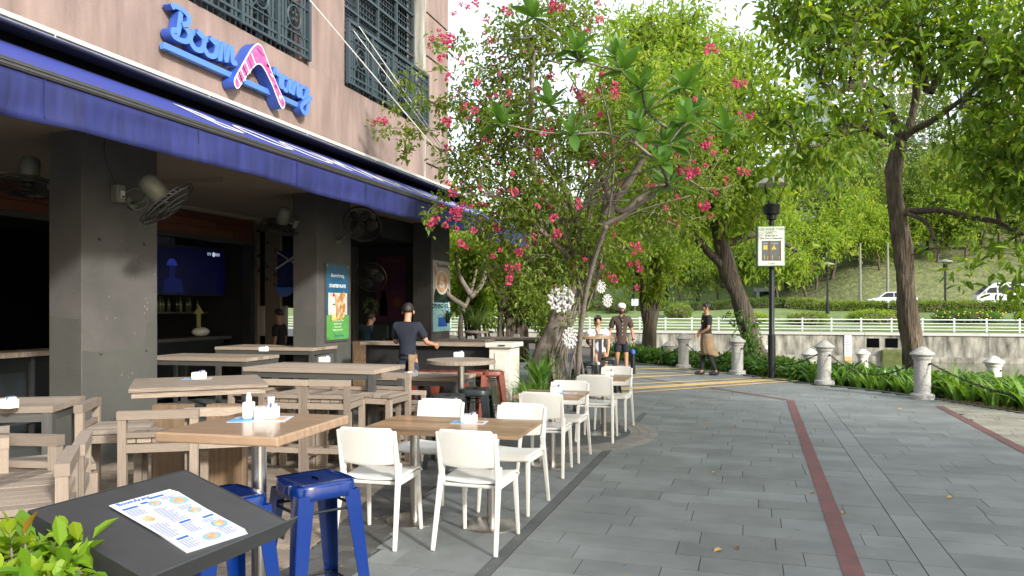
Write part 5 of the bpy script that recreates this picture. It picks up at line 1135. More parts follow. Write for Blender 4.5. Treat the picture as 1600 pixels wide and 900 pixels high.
# blossoms
def blossom(seed):
    r=np.random.RandomState(seed); n=26; u=unit(r.normal(0,1,(n,3))); p=u*.055*r.rand(n,1)**.4
    v,q,t=leaves(p,u+r.normal(0,.5,(n,3)),np.full(n,.05),np.full(n,.046),r.rand(n),.1); return np_mesh('blossom_cluster',v,q,'pink_bract',t)
BM=[blossom(k) for k in range(4)]
bt=bpy.data.objects['bougainvillea_tree']; bb=Vector(bt.location)
FL=[(710,20),(760,30),(790,15),(850,35),(865,8),(895,25),(915,48),(780,125),(825,90),(842,140),(875,95),(700,120),(715,140),(765,150),(790,170),(830,175),(730,10),(745,3),(877,12),(803,110),(765,60),(775,62),(758,68),(935,5),(920,35),(936,32),(700,53),(695,60),(785,92),(735,92),(722,98),(750,160),(742,172),(720,158),(706,60),(690,90),(674,60),(700,190),(735,185),(745,128),(815,155),(860,120),(940,118),(950,115),(905,150),(912,145),(937,180),(948,185),(1110,75),(1104,82),(1112,70),(1150,128),(1163,130),(1085,155),(1087,165),(1173,180),(1165,183),(1108,220),(1102,228),(1112,232),(1075,262),(1083,266),(1088,268),(1133,285),(1158,268),(1105,320),(1112,335),(1099,322),(1057,350),(926,255),(918,258),(895,140),(810,205),(1135,278),(1080,270),(760,195),(755,215),(700,230),(745,235),(760,245),(810,285),(805,300),(835,320),(840,322),(820,335),(725,320),(735,322),(745,318),(715,340),(708,332),(800,270),(830,270),(780,300),(760,320),(778,330),(865,340),(895,350),(870,365),(833,378),(835,370),(960,348),(895,414),(905,320),(788,410),(795,420),(802,425),(770,400),(775,355),(755,362),(740,360),(815,430),(795,438),(868,450),(700,285),(600,189),(585,193),(592,187),(690,325),(680,342),(735,275),(990,395),(995,385),(985,412),(995,450),(960,436),(850,205),(880,260),(840,240),(720,380),(1040,325),(1020,290),(970,250),(1000,420),(1060,310),(718,325),(672,350),(733,303),(708,300),(722,285),(1118,300),(785,375),(812,395),(756,130)]
for i,(px,py) in enumerate(FL):
    k=11.0+.9*math.sin(i*2.7)-(.6 if px<720 else 0); p=V(px,py,k)
    if px<610: p=V(px,py,12.4)
    o=link('blossom_cluster',BM[i%4],bt,Vector(p)-bb); o.rotation_euler=(i,i*2.1,i*1.3); s=.48+.5*((i*37)%10)/10; o.scale=(s,s,s*.85)
    if i%2==0:
        o=link('blossom_cluster',BM[(i+1)%4],bt,Vector(p)-bb+Vector((rnd.uniform(-.14,.14),rnd.uniform(-.1,.1),rnd.uniform(-.1,.1)))); o.rotation_euler=(i*3,i,1); o.scale=(s*.7,)*3
T_=blob_points([BL(800,150,10.8,110,120),BL(780,330,11,100,80),BL(930,200,11.2,110,110),BL(1060,240,11.3,90,90),BL(900,400,11.3,130,60)],150,77,.7)
for i,p in enumerate(T_): o=link('blossom_cluster',BM[i%4],bt,Vector(p)-bb); o.rotation_euler=(i,i*2,i*3); o.scale=(rnd.uniform(.25,.5),)*3
# sprays reaching across the wall
sp=thing('bougainvillea_spray','thin bougainvillea sprays trailing over the stucco wall and the balcony railing','plant',V(700,200,12)); b0=Vector(sp.location)
mb=MB(); cs=[]
for P in ([(720,170,11.5),(690,160,11.8),(650,155,12.2),(625,125,12.6),(690,108,12.4)],[(700,200,11.8),(660,205,12.2),(620,200,12.4),(585,205,12.4)],[(640,200,12.3),(632,225,12.3),(634,245,12.3)],[(730,60,11.4),(700,75,11.6),(676,62,11.8)],[(720,170,11.6),(680,165,12),(640,170,12.4),(605,165,12.5)],[(700,300,11.4),(670,330,11),(672,350,10.9)]):
    C=catmull([V(*p) for p in P],6); mb=MB(); mb.tube([c-b0 for c in C],.006,4); mb.build('stem','bark_grey',sp); cs+=[c-b0+Vector((rnd.gauss(0,.06),rnd.gauss(0,.06),rnd.gauss(0,.06))) for c in C for _ in (0,1)]
foliage('leaves',[tuple(c) for c in cs],5,.075,'leaf_boug',sp,.07,.6,.4)
# frangipani: every blade a piece
def bladeM(name,m,L,W_,curl=.12,seg=5):
    mb=MB(); vs=[];fs=[]
    for i in range(seg+1):
        u=i/seg; w_=W_*math.sin(PI*min(1,u**1.15*.93+.04))**.8*.5; z=-curl*L*u*u; x=L*u
        vs+=[(x,-w_,z+w_*.35),(x,0,z),(x,w_,z+w_*.35)]
    for i in range(seg):
        for j in (0,1): a=i*3+j; fs.append((a,a+1,a+4,a+3))
    mb.add(vs,fs); me=mb.mesh(name,m,True); a=me.attributes.new('tint','FLOAT','POINT'); a.data.foreach_set('value',np.full(len(vs),.25+.6*(hash(name+str(L))%100)/100*0+.5*rnd.random())); return me
PM=[bladeM('leaf','leaf_plum',.36,.13,.10),bladeM('leaf','leaf_plum',.31,.12,.2),bladeM('leaf','leaf_plum',.27,.11,.05),bladeM('leaf','leaf_plum',.39,.135,.16)]
RO=[(900,80,9.6),(834,28,10),(972,112,9.8),(1003,142,9.6),(1000,205,9.3),(1072,190,9.5),(1068,138,9.9),(895,210,9.6),(1042,228,9.6),(1035,258,9.4),(1135,208,10),(1062,215,9.9),(783,193,9.7),(905,95,9.9),(860,165,10),(960,90,10.2),(1090,178,10.2),(1010,175,10.1),(1045,290,9.9)]
trk=pts([(900,640,12),(905,540,11.6),(915,460,11.2),(930,400,10.8),(948,350,10.4)]); base=Vector(trk[0]); base.z=0; trk[0]=tuple(base)
fp=thing('frangipani_tree','frangipani tree with long glossy leaf rosettes in front of the bougainvillea','tree',base)
trunk_mesh('trunk',[tuple(Vector(p)-base) for p in trk],[.04,.038,.035,.033,.03],'bark_grey',fp,10,.04)
N,par,rad,tips,nn=grow([([tuple(Vector(p)-base) for p in trk],[.04,.038,.035,.033,.03],None)],[np.array(V(*p))-np.array(base) for p in RO],.3,seed=4,up=.1)
limb_mesh('branches',N,par,rad,tips,tip=.009,m='bark_grey',parent=fp,start=5,n=7,expo=2.8)
for i,p in enumerate(RO):
    c=Vector(V(*p))-base; r=random.Random(i); ax=Vector((r.uniform(-.35,.35),r.uniform(-.5,.1),1)).normalized(); q=ax.to_track_quat('Z','X').to_matrix()
    n=14
    for k in range(n):
        a=2.4*k; el=R(72-95*(k/n)+r.uniform(-10,10)); d=q@Vector((math.cos(a)*math.cos(el),math.sin(a)*math.cos(el),math.sin(el))); up=q@Vector((-math.cos(a)*math.sin(el),-math.sin(a)*math.sin(el),math.cos(el)))
        y=up.cross(d); o=link('leaf',PM[(i+k)%4],fp,c+d*.01); o.rotation_euler=Matrix((d,y,up)).transposed().to_euler(); s=r.uniform(.75,1.1); o.scale=(s,s,s)
for i,(px,py) in enumerate([(960,135),(962,145),(1063,265),(1075,272)]):
    o=link('flower',BM[i%4],fp,Vector(V(px,py,9.5))-base); o.scale=(.7,.7,1)
mat('dec_white',(.60,.60,.60),.5,bump=0,tint=0)
def snow(px,py,k,Rr,lab,rz_=0):
    t=thing('white_flower_ornament',lab,'ornament',V(px,py,k),rz_,'white star ornaments hung on the tree'); pet=MB().ball((0,0,0),(.055,.018,.04),8,5).mesh('petal','dec_white',True)
    n=0
    for rr,cnt in ((.35,6),(.72,6),(1,12)):
        for q in range(cnt):
            a=2*PI*q/cnt+.26*(rr==1); c=(Rr*rr*math.cos(a),0,Rr*rr*math.sin(a))
            for z in range(5):
                b=2*PI*z/5+a; o=link('petal',pet,t,(c[0]+.042*math.cos(b)*Rr/.28,0.01*z,c[2]+.042*math.sin(b)*Rr/.28)); o.rotation_euler=(0,-b,0); o.scale=(Rr/.28*.8,)*3
snow(876,467,11.3,.165,'large white star ornament hanging in front of the flowering tree trunk'); snow(892,528,11.4,.13,'white star ornament hanging below the large one beside the round table',R(65)); 
for k_,(px,py) in enumerate(((940,448),(950,470))): snow(px,py,15.5,.11,['white star ornament hanging above the woman in white','white star ornament hanging just right of the one above the woman'][k_],R(60))
# ---------------------------------------------------------------- strap-leaved plants
def strapM(L,W_,bend,m,seg=6,name='leaf'):
    vs=[];fs=[];x=0;z=0;a=R(78)
    for i in range(seg+1):
        u=i/seg; w_=W_*(.55+.45*math.sin(PI*min(1,u*1.5)))*(1-u**3)*.5+.001
        vs+=[(x,-w_,z+w_*.3),(x,0,z),(x,w_,z+w_*.3)]; x+=math.cos(a)*L/seg; z+=math.sin(a)*L/seg; a-=bend/seg*(.6+.8*u)
    for i in range(seg):
        for j in (0,1): b=i*3+j; fs.append((b,b+1,b+4,b+3))
    me=MB().add(vs,fs).mesh(name,m,True); at=me.attributes.new('tint','FLOAT','POINT'); at.data.foreach_set('value',np.full(len(vs),rnd.random())); return me
LM=[strapM(rnd.uniform(.45,.7),rnd.uniform(.05,.075),R(rnd.uniform(60,130)),'leaf_lily') for _ in range(7)]
def strap_plant(name,label,cat,loc,n,ML,s=1,group=None,tilt=0):
    t=thing(name,label,cat,loc,rnd.random()*6,group)
    for k in range(n):
        o=link('leaf',ML[k%len(ML)],t,(rnd.uniform(-.04,.04),rnd.uniform(-.04,.04),0)); o.rotation_euler=(0,rnd.uniform(-.1,.35),2.4*k+rnd.uniform(-.2,.2)); q=s*rnd.uniform(.75,1.15); o.scale=(q,q,q)
    return t
def bedpt(px,d):
    """point in the planting bed seen at column px, d metres behind the kerb"""
    dr=ray(px,500)
    for i in range(600):
        y=8+i*.025; x=dr[0]/dr[1]*y
        if x>kerbx(y): 
            return (x+d*.75,y+d*.66,-.03-.1*d)
    return (0,0,0)
LL='lily clump with arching strap leaves in the planting bed behind the kerb'
for i,px in enumerate([1262,1300,1318,1332,1352,1362,1378,1392,1410,1424,1462,1475,1488,1500,1515,1530,1545,1560,1572,1585,1598,1612,1630,1530,1590,1480]):
    strap_plant('lily_plant',LL,'plant',bedpt(px,.12+.14*(i%4)+(.5 if i>22 else 0)),12,LM,(1.05 if px<1440 else 1.3)*rnd.uniform(.85,1.1),'lily clumps along the planting bed')
c=[];r=random.Random(12)
for _ in range(4600):
    y=9+16*r.random(); d=(.34 if y>17.3 else .6)+2.3*r.random()**1.1; x=kerbx(y)
    h=(.10+.24*min(1,d*1.2))*(.55+.45*r.random())*(1 if y>14 else .85); c.append((x+d*.75,y+d*.66,h-.12*d+.02))
c=[q for q in c if abs(q[0]*_r[0]+q[1]*_r[1])<(q[0]*_f[0]+q[1]*_f[1])*.75]
foliage('ground_cover',c,5,.15,'leaf_cover',spread=.13,aspect=.62,droop=.1)['kind']='stuff'
tag(bpy.data.objects['ground_cover'],'low broad-leaved green cover filling the planting bed behind the bollards','ground cover')
# climbing leaves on the leaning trunk
tag(foliage('trunk_ivy',[V(1186-.30*(575-y)+rnd.uniform(-22,14),y,21.4) for y in [rnd.uniform(490,580) for _ in range(60)]],5,.13,'leaf_cover',spread=.12,aspect=.6),'leafy creeper climbing the foot of the leaning trunk','creeper')
GM=[strapM(rnd.uniform(.5,.75),.055,R(rnd.uniform(50,120)),['leaf_cover','leaf_lily','leaf_plum'][_%3]) for _ in range(9)]; TM=[strapM(rnd.uniform(.5,.8),.018,R(rnd.uniform(120,190)),'leaf_dark') for _ in range(6)]
for i,(px,py,k,s) in enumerate(((828,650,10.9,1.2),(842,655,10.7,1.1),(850,640,11.2,1.25),(838,600,11.6,1.3),(862,665,10.9,.8),(845,560,11.6,1.1))):
    g=V(px,py,k); strap_plant('strap_leaf_plant',['glossy strap-leaved plant at the foot of the white post','low strap-leaved plant right of the white post foot','tall strap-leaved plant behind the one at the white post foot','strap-leaved plant rising beside the white post shaft','small strap-leaved plant nearest the white chairs','uppermost strap-leaved plant beside the white post'][i],'plant',(g[0],g[1],max(0,g[2]-.45) if i in (3,5) else 0),34,GM,s)
g=G(756,655); GM+=[]
strap_plant('palm_plant','spiky young palm between the black stools and the white post','plant',(g[0],g[1],.0),20,[strapM(.55,.03,R(70),'leaf_lily') for _ in range(3)],1.35)
for (px,py,k,lab) in ((700,505,15.6,'drooping fern basket in front of the opening hours poster'),(728,500,16,'drooping fern basket right of the corner pillar'),(745,515,15.5,'bushy fern above the counter beside the corner pillar')):
    t=strap_plant('hanging_fern',lab,'plant',V(px,py,k),46,TM,.85)
mb=MB()
for _ in range(420):
    x=rnd.uniform(-5,2.9); y=rnd.uniform(3.5,14); L=rnd.uniform(.008,.028); a=rnd.random()*6
    if x>kerbx(y)-.1: continue
    mb.add([(x,y,.005),(x+L*math.cos(a+.5)*.6,y+L*math.sin(a+.5)*.6,.009),(x+L*math.cos(a),y+L*math.sin(a),.006),(x+L*math.cos(a-.5)*.6,y+L*math.sin(a-.5)*.6,.011)],[(0,1,2,3)])
o=mb.build('petal_litter','dead_leaf'); o['kind']='stuff'
# greenery beyond the corner
bush=[('tall leafy bush beyond the corner pillar',[BL(735,400,20,40,50),BL(730,460,20,35,40)],'leaf_light',.11,900),('dense dark-stemmed shrub behind the tables beyond the white post',[BL(800,420,19,55,50),BL(830,470,18,45,40)],'leaf_boug',.10,900),('loose green bush behind the flowering tree',[BL(770,470,23,50,45),BL(700,330,26,60,60)],'leaf_light',.13,900),('bush behind the leaning flowering trunk',[BL(860,500,15,25,35),BL(905,440,20,35,40)],'leaf_boug',.09,500)]
for lab,bl_,m,sz,n in bush:
    t=thing('garden_bush',lab,'bush',(bl_[0][0],bl_[0][1],0)); P=blob_points(bl_,n,len(lab))-np.array([bl_[0][0],bl_[0][1],0]); foliage('leaves',P,7,sz,m,t,.14,.5,.3)
    mb=MB(); 
    for k in range(12): mb.tube(catmull([(rnd.uniform(-.3,.3),rnd.uniform(-.3,.3),0),P[k*7]*.5+np.array([0,0,.4]),P[k*7]],4),[.03-.002*i for i in range(9)],5)
    mb.build('stems','bark_dark',t,True)
t=thing('clustered_trunks','cluster of dark slender trunks behind the timber tables beyond the white post','tree',G(805,530,0)[0:2]+(0,)); t.location=V(808,545,18); t.location.z=0; mb=MB(); b0=Vector(t.location)
for k in range(12): x=800+rnd.uniform(-22,25); mb.tube([q-b0 for q in catmull([V(x,565,18),V(x+rnd.uniform(-8,8),490,18),V(x+rnd.uniform(-30,35),410,18.4),V(x+rnd.uniform(-60,70),330,18.6)],4)],[.07-.004*i for i in range(13)],6)
mb.build('trunks','bark_dark',t,True)
t=thing('pale_branch_tree','pale bare-branched small tree just right of the corner poster','tree',V(725,560,17)); t.location.z=0; b0=Vector(t.location); mb=MB()
for P in ([(722,560),(720,500),(735,460),(745,420)],[(735,460),(718,430),(712,395)],[(735,465),(755,440),(762,400)],[(728,480),(700,460),(690,440)]): mb.tube([q-b0 for q in catmull([V(*p,17) for p in P],4)],[.07-.004*i for i in range(13)],6)
mb.build('trunk','bark_grey',t,True)
strap_plant('cordyline','dark red-leaved cordyline beyond the timber tables','plant',V(746,515,17),14,[strapM(.7,.07,R(50),'leaf_dark') for _ in range(3)],1)
# foreground shrub: blades are pieces
SM=[bladeM('leaf','leaf_shrub',.058,.030,.12,4),bladeM('leaf','leaf_shrub',.048,.027,.2,4),bladeM('leaf','leaf_shrub',.066,.032,.05,4),bladeM('leaf','leaf_shrub',.04,.024,.1,4)]
for me,v in zip(SM,(.85,.6,.3,.95)): me.attributes['tint'].data.foreach_set('value',np.full(len(me.vertices),v))
YL=bladeM('yellow_leaf','leaf_shrub',.06,.028,.1,4); YL.materials[0]=mat('leaf_yellow',(.42,.26,.03),.5,bump=0,trans=.3,tint=.2)
fs=thing('foreground_shrub','bright yellow-green shrub at the lower left corner beside the menu stand','shrub',V(2,1100,1.76)); fs.location.z=0; b0=Vector(fs.location); r=random.Random(8); tw=[]
mb=MB()
for k in range(44):
    a=r.random()*2*PI; q=r.random()**.6; d=(.21*q*math.cos(a),.20*q*math.sin(a)); top=1.13-.22*q*q-r.random()*.10
    T=Vector((d[0],d[1],top)); Bp=T*.55; Bp.z=top-.35; mb.tube([Bp,(T+Bp)/2+Vector((.01,.01,.02)),T],[.005,.004,.002],5); tw.append((T,(T-Bp).normalized()))
mb.build('stems','bark_grey',fs)
cnt=0
for T,ax in tw:
    qm=ax.to_track_quat('Z','X').to_matrix()
    for k in range(6):
        a=2.4*k+r.random(); el=R(70-80*k/7+r.uniform(-12,12)); d=qm@Vector((math.cos(a)*math.cos(el),math.sin(a)*math.cos(el),math.sin(el))); up=qm@Vector((-math.cos(a)*math.sin(el),-math.sin(a)*math.sin(el),math.cos(el)))
        me=SM[3 if k<2 else r.randrange(3)]
        if cnt%29==7: me=YL
        o=link('leaf',me,fs,T-ax*(.012*k)); o.rotation_euler=Matrix((d,up.cross(d),up)).transposed().to_euler(); s=r.uniform(.85,1.25); o.scale=(s,s,s); cnt+=1
P=[(.20*math.sqrt(r.random())*math.cos(a),.18*math.sqrt(r.random())*math.sin(a),r.uniform(.74,1.04)) for a in [r.random()*6.3 for _ in range(260)]]
o=foliage('inner_leaves',P,6,.055,'leaf_shrub',fs,.05,.5,.0,lightup=.1); o['kind']='stuff'
# planter box that carries the shrub
o=MB().box(-.25,.25,-.22,.22,0,.70).build('planter_box','dark_wall',None,loc=(b0.x,b0.y,0),bevel=.01); tag(o,'dark planter box under the yellow-green shrub','planter')
# ---------------------------------------------------------------- the far bank's trees
def far_tree(label,px,k,base_z,h,w_,m,sz=.34,n=520,kind='park_tree',seed=1,lean=0,bark='bark_dark',low=.35,group='trees of the park across the river'):
    b=V(px,480,k); r=random.Random(seed); X,Y=b[0],b[1]; base_z=fh(X,Y)-.1
    bl_=[]
    for q in range(9):
        a=r.random()*6.3; rr=w_*.5*math.sqrt(r.random())*.85; z=base_z+h*(low+(1-low)*(.15+.75*r.random())); bl_.append((X+lean+rr*math.cos(a),Y+rr*math.sin(a)*.8,z,w_*.24*r.uniform(.8,1.3),w_*.24,h*(1-low)*.22*r.uniform(.8,1.2)))
    make_tree(kind,label,[(X,Y,base_z),(X+lean*.3+r.uniform(-.2,.2),Y,base_z+h*low*.5),(X+lean*.7,Y,base_z+h*low),(X+lean,Y,base_z+h*(low+.25))],[.017*h,.014*h,.012*h,.008*h],
      [([(X+lean+w_*.18*math.cos(a),Y+w_*.15*math.sin(a),base_z+h*(low+.22))],[.006*h],2) for a in (0.3,2.4,4.4)],bl_,n//4,m,sz,10,bark,sz*1.3,.5,.4,seed=seed,tip=.02,extra=3,step=.9,group=group)
FT=[(1262,84,8.5,9,'leaf_light','small pale-leaved tree behind the lamp post sign'),(1300,92,13,10,'leaf_light','light green park tree left of the big tree trunk'),(1345,96,17,12,'leaf_far','taller green park tree close left of the big tree trunk'),
(1230,100,15,12,'leaf_far','park tree seen between the lamp post and the white tower'),(1480,100,15,12,'leaf_dark','dark hillside tree right of the big tree trunk'),(1530,96,14,11,'leaf_far','hillside tree above the van bonnet'),(1590,98,16,12,'leaf_far','hillside tree above the van'),
(1450,95,11,8,'leaf_far','pale-trunked park tree just right of the big trunk'),(1410,108,19,14,'leaf_dark','tall dark tree behind the big tree trunk'),(1160,98,13,12,'leaf_far','park tree behind the leaning trunk'),(1090,100,14,12,'leaf_light','light park tree above the waiter'),(1130,118,20,15,'leaf_dark','tall dark tree far behind the leaning trunk'),
(1040,105,14,12,'leaf_far','park tree right of the mossy trunk'),(985,100,12,11,'leaf_far','park tree behind the man in the cap'),(940,108,15,13,'leaf_light','light park tree above the woman in white'),(890,100,13,13,'leaf_far','park tree behind the bougainvillea trunk'),(830,95,14,13,'leaf_far','park tree behind the white post'),
(770,90,13,13,'leaf_light','light park tree beyond the counter'),(1360,120,25,15,'leaf_dark','tallest dark tree left of the big trunk fork'),(1290,118,21,14,'leaf_far','tall tree below the white tower'),(1540,116,21,16,'leaf_dark','dark tree high on the slope at the right'),(1620,112,20,15,'leaf_far','tall tree at the right edge of the slope'),(1200,116,21,16,'leaf_far','tall tree behind the lamp post top'),
(720,95,12,13,'leaf_far','park tree seen beside the corner pillar'),(1440,122,24,16,'leaf_far','tall tree behind the fork of the big tree'),(1000,120,19,15,'leaf_dark','tall dark tree between the mossy and leaning trunks'),(1510,90,9,8,'leaf_far','low young tree on the slope left of the van'),(1330,100,11,11,'leaf_dark','low dark tree on the slope left of the big trunk'),(1375,90,8,6,'leaf_light','slim light tree beside the pale street pole'),(1560,104,13,12,'leaf_dark','dark low-branched tree on the slope above the van roof'),(1275,90,9,9,'leaf_light','young pale tree right of the lamp post across the river'),(1465,91,8,7,'leaf_light','young light tree on the slope right of the big trunk'),(1535,94,9,9,'leaf_far','broad low tree above the van windows'),(1600,92,9,8,'leaf_far','low tree at the right edge of the road'),(1420,96,10,9,'leaf_far','low tree hidden partly by the big trunk'),(1215,92,10,10,'leaf_far','low tree left of the lamp post across the river'),(1120,94,9,9,'leaf_light','low light tree right of the waiter across the river'),(1065,92,8,8,'leaf_far','low tree left of the waiter across the river')]
for i,(px,k,h,w_,m,lab) in enumerate(FT): far_tree(lab,px,k,0,h,w_,m,.36 if k<110 else .44,620,seed=20+i,lean=rnd.uniform(-1,1),low=.28 if k<97 else .2)
# one far-off mass of woodland closing the view
P=[]; r=random.Random(33)
for _ in range(2200): x=r.uniform(-75,95); y=r.uniform(124,140); P.append((x,y,fh(x,y)+r.uniform(0,1)**1.3*(9+3*math.sin(x*.13)+3*math.sin(x*.31))))
o=foliage('far_woodland',P,9,.75,'leaf_far',spread=.9,aspect=.55); o['kind']='stuff'; tag(o,'far-off dark woodland closing the view beyond the park','woodland')
# hedges and shrubs on the far bank
def hedge(x0,x1,y,h,w_,m,lab,n,sz=.14,name='clipped_hedge',wav=.0,stuff=False):
    P=[]; r=random.Random(int(x0*7+y*13)); 
    for _ in range(n):
        x=r.uniform(x0,x1); f=r.random(); hh=h*(1+wav*math.sin(x*1.3)+wav*.7*math.sin(x*2.9+1)); side=r.random()
        P.append((x,y+(r.uniform(-w_/2,w_/2) if side<.5 else -w_/2),fh(x,y)+(hh if side<.5 else hh*r.random())))
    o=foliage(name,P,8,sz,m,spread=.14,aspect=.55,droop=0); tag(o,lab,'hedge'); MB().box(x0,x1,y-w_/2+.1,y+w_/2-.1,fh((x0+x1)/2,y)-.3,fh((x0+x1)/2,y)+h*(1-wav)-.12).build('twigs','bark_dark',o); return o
hedge(-28,3,75.5,.75,1.4,'leaf_dark','long clipped hedge across the river left of the lamp post',1500,.16)
hedge(3.2,11.5,74.8,.75,1.4,'leaf_far','clipped hedge between the lamp post and the big tree trunk',700,.16); hedge(11.7,34,73.8,.8,1.4,'leaf_far','clipped hedge in front of the van',1300,.16)
for i,(x,y,h,w_,m,lab) in enumerate(((4.5,66.5,.9,3.4,'leaf_far','rounded shrub behind the railing right of the lamp post'),(9.5,67.2,1.0,4.5,'leaf_light','pale shrub bed behind the railing left of the big trunk'),(16,67,.95,5,'leaf_cover','flowering shrub mound behind the railing right of the big trunk'),(22,66.8,1.3,6,'leaf_cover','tall flowering shrub mound behind the railing below the van'),(0,67,.8,3,'leaf_light','small shrub mound behind the railing left of the lamp post'),(-6,68.5,1.3,2.4,'leaf_far','round bush on the lawn above the waiter'),(-12,72,1.6,2.5,'leaf_dark','dark round bush on the lawn left of the leaning trunk'))):
    P=blob_points([(0,0,h*.45,w_/2,1.1,h*.55)],int(130*w_),i+3,.8); o=thing('flowering_shrub' if 'flower' in lab else 'round_shrub',lab,'shrub',(x,y,fh(x,y))); foliage('leaves',P,8,.15,m,o,.12,.5,.1)
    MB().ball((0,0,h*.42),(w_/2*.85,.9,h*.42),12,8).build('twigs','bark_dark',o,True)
    if 'flower' in lab:
        mb=MB()
        for _ in range(26): a=rnd.uniform(-w_/2,w_/2); mb.ball((a,-1.05-.1*rnd.random(),rnd.uniform(.3,h)),.06,5,3)
        mb.build('blossoms','sign_yellow',o)
# lamps and poles across the river
def far_lamp(px,k,lab):
    b=V(px,500,k); z=fh(b[0],b[1]); t=thing('park_lamp',lab,'lamp post',(b[0],b[1],z)); MB().lathe([(.16,0),(.15,1.0),(.09,1.05),(.08,3.6),(.16,3.7),(.2,4.0),(.1,4.05)],10).build('post','black_iron',t); MB().lathe([(.6,4.25),(.55,4.35),(.05,4.5)],12).build('shade','fan_grey',t); 
    for a in (0,2,4): MB().tube([(.1*math.cos(a),.1*math.sin(a),4),(.4*math.cos(a),.4*math.sin(a),4.3)],.03,4).build('shade_stay','black_iron',t)
far_lamp(1293,67,'black park lamp across the river left of the big tree trunk'); far_lamp(1477,66,'black park lamp across the river right of the big tree trunk')
for px,k,lab in ((1387,76.3,'tall pale street pole across the river beside the big trunk'),(1344,76.4,'second pale street pole left of the taller one across the river')):
    b=V(px,480,k); o=MB().lathe([(.16,0),(.12,5),(.08,7)],10).build('street_pole','fan_grey',None,loc=(b[0],b[1],1)); tag(o,lab,'pole')
t=thing('road_sign','small white road sign across the river above the man in the cap','sign',V(992,480,72)); t.scale=(.7,.7,.7); MB().tube([(0,0,-1.6),(0,0,.6)],.05,6).build('post','fan_grey',t); MB().box(-.45,.45,-.03,.03,.2,1.1).build('plate','tower_white',t); pass
# vehicles
def van():
    b=VY(1575,470,80); t=thing('white_van','white high-roofed van on the road across the river','van',(b[0],80,fh(b[0],80)+.35))
    prof=[(-2.75,.35),(-2.72,.95),(-2.5,1.15),(-1.65,1.98),(-1.2,2.22),(2.6,2.28),(2.72,2.1),(2.75,.35)]
    o=MB().prism(prof,-.9,.9).build('body','van_white',t,bevel=.06,seg=3); o.matrix_basis=Matrix(((1,0,0,0),(0,0,-1,0),(0,1,0,0),(0,0,0,1)))
    for nm,P in (('side_window',[(-1.0,1.3),(-1.0,1.82),(1.1,1.85),(1.1,1.3)]),('side_window',[(1.2,1.3),(1.2,1.85),(2.5,1.85),(2.5,1.3)]),('front_window',[(-2.1,1.3),(-1.65,1.78),(-1.12,1.82),(-1.12,1.3)])):
        yface(t,nm,P,-.905,'car_glass')
    o=MB().add([(-2.5,-.75,1.2),(-2.5,.75,1.2),(-1.72,.7,1.96),(-1.72,-.7,1.96)],[(0,3,2,1)]).build('windscreen','car_glass',t); o.location=(-.03,0,.03)
    for x in (-1.8,1.7):
        w_=MB().lathe([(.33,-.1),(.35,0),(.33,.1)],20).build('tyre','rubber',t,loc=(x,-.85,.35)); w_.rotation_euler=(R(90),0,0); r_=MB().lathe([(.2,0),(.18,.03)],14).build('rim','steel',w_,loc=(0,0,.1))
    MB().box(-2.78,-2.7,-.8,-.5,.75,.95).build('headlight','steel',t); MB().box(2.72,2.77,-.85,-.75,.9,1.3).build('tail_light','red_line_paint',t); MB().box(-2.05,-1.95,-1.08,-.9,1.3,1.5).build('mirror','van_white',t)
    for x in (-1.08,.1,1.15): MB().box(x,x+.012,-.907,-.899,.5,2.1).build('door_seam','rubber',t)
van()
def car(px,lab,m,Y=79):
    b=VY(px,470,Y); t=thing('passing_car',lab,'car',(b[0],Y,fh(b[0],Y)+.35)); prof=[(-2.1,.35),(-2.1,.75),(-1.2,.9),(-.55,1.42),(.7,1.45),(1.5,1.0),(2.1,.9),(2.15,.35)]
    o=MB().prism(prof,-.85,.85).build('body',m,t,bevel=.06,seg=2); o.matrix_basis=Matrix(((1,0,0,0),(0,0,-1,0),(0,1,0,0),(0,0,0,1)))
    yface(t,'side_window',[(-1.0,.95),(-.5,1.34),(.1,1.38),(.1,.95)],-.855,'car_glass'); yface(t,'side_window',[(.16,.95),(.16,1.38),(.68,1.36),(1.25,1.0)],-.855,'car_glass')
    for x in (-1.3,1.3): w_=MB().lathe([(.30,-.1),(.31,0),(.30,.1)],16).build('wheel','rubber',t,loc=(x,-.8,.31)); w_.rotation_euler=(R(90),0,0)
car(1392,'pale car on the road across the river, partly behind the big trunk','van_white')
# towers
def tower(px0,px1,ptop,k,lab,m1,m2,fl,nb,name='apartment_tower'):
    a=V(px0,480,k);b=V(px1,480,k); top=V(px0,ptop,k)[2]; c=((a[0]+b[0])/2,(a[1]+b[1])/2); w_=math.dist(a[:2],b[:2]); t=thing(name,lab,'building',(c[0],c[1],0),math.atan2(b[1]-a[1],b[0]-a[0]))
    MB().box(-w_/2,w_/2,0,18,0,top).build('wall',m1,t); n=int(top/fl)
    pieces('floor_slab',[((0,-.4,fl*j),(w_+.6,.9,.5)) for j in range(2,n+1)],m1,t)
    pieces('window',[((-w_/2+w_*(i+.5)/nb,-.03,fl*(j+.55)),(w_/nb*.72,.1,fl*.5)) for j in range(4,n) for i in range(nb)],'tower_glass',t)
    pieces('infill_panel',[((-w_/2+w_*(i+.5)/nb,-.5,fl*(j+.2)),(w_/nb*.8,.12,fl*.28)) for j in range(4,n) for i in range(nb) if (i+j)%3],m2,t)
    pieces('pier',[((-w_/2+w_*i/nb,-.6,top/2),(.5,.7,top)) for i in range(nb+1)],m1,t)
tower(1300,1445,70,190,'pink and white apartment tower showing through the big tree crown','tower_white','tower_pink',3.4,9)
tower(1228,1292,232,230,'blue-white glass tower left of the apartment tower','tower_white','tower_glass',4,6,'glass_tower'); tower(1560,1680,110,200,'pale tower showing through the leaves at the right edge','tower_white','tower_pink',3.4,7)
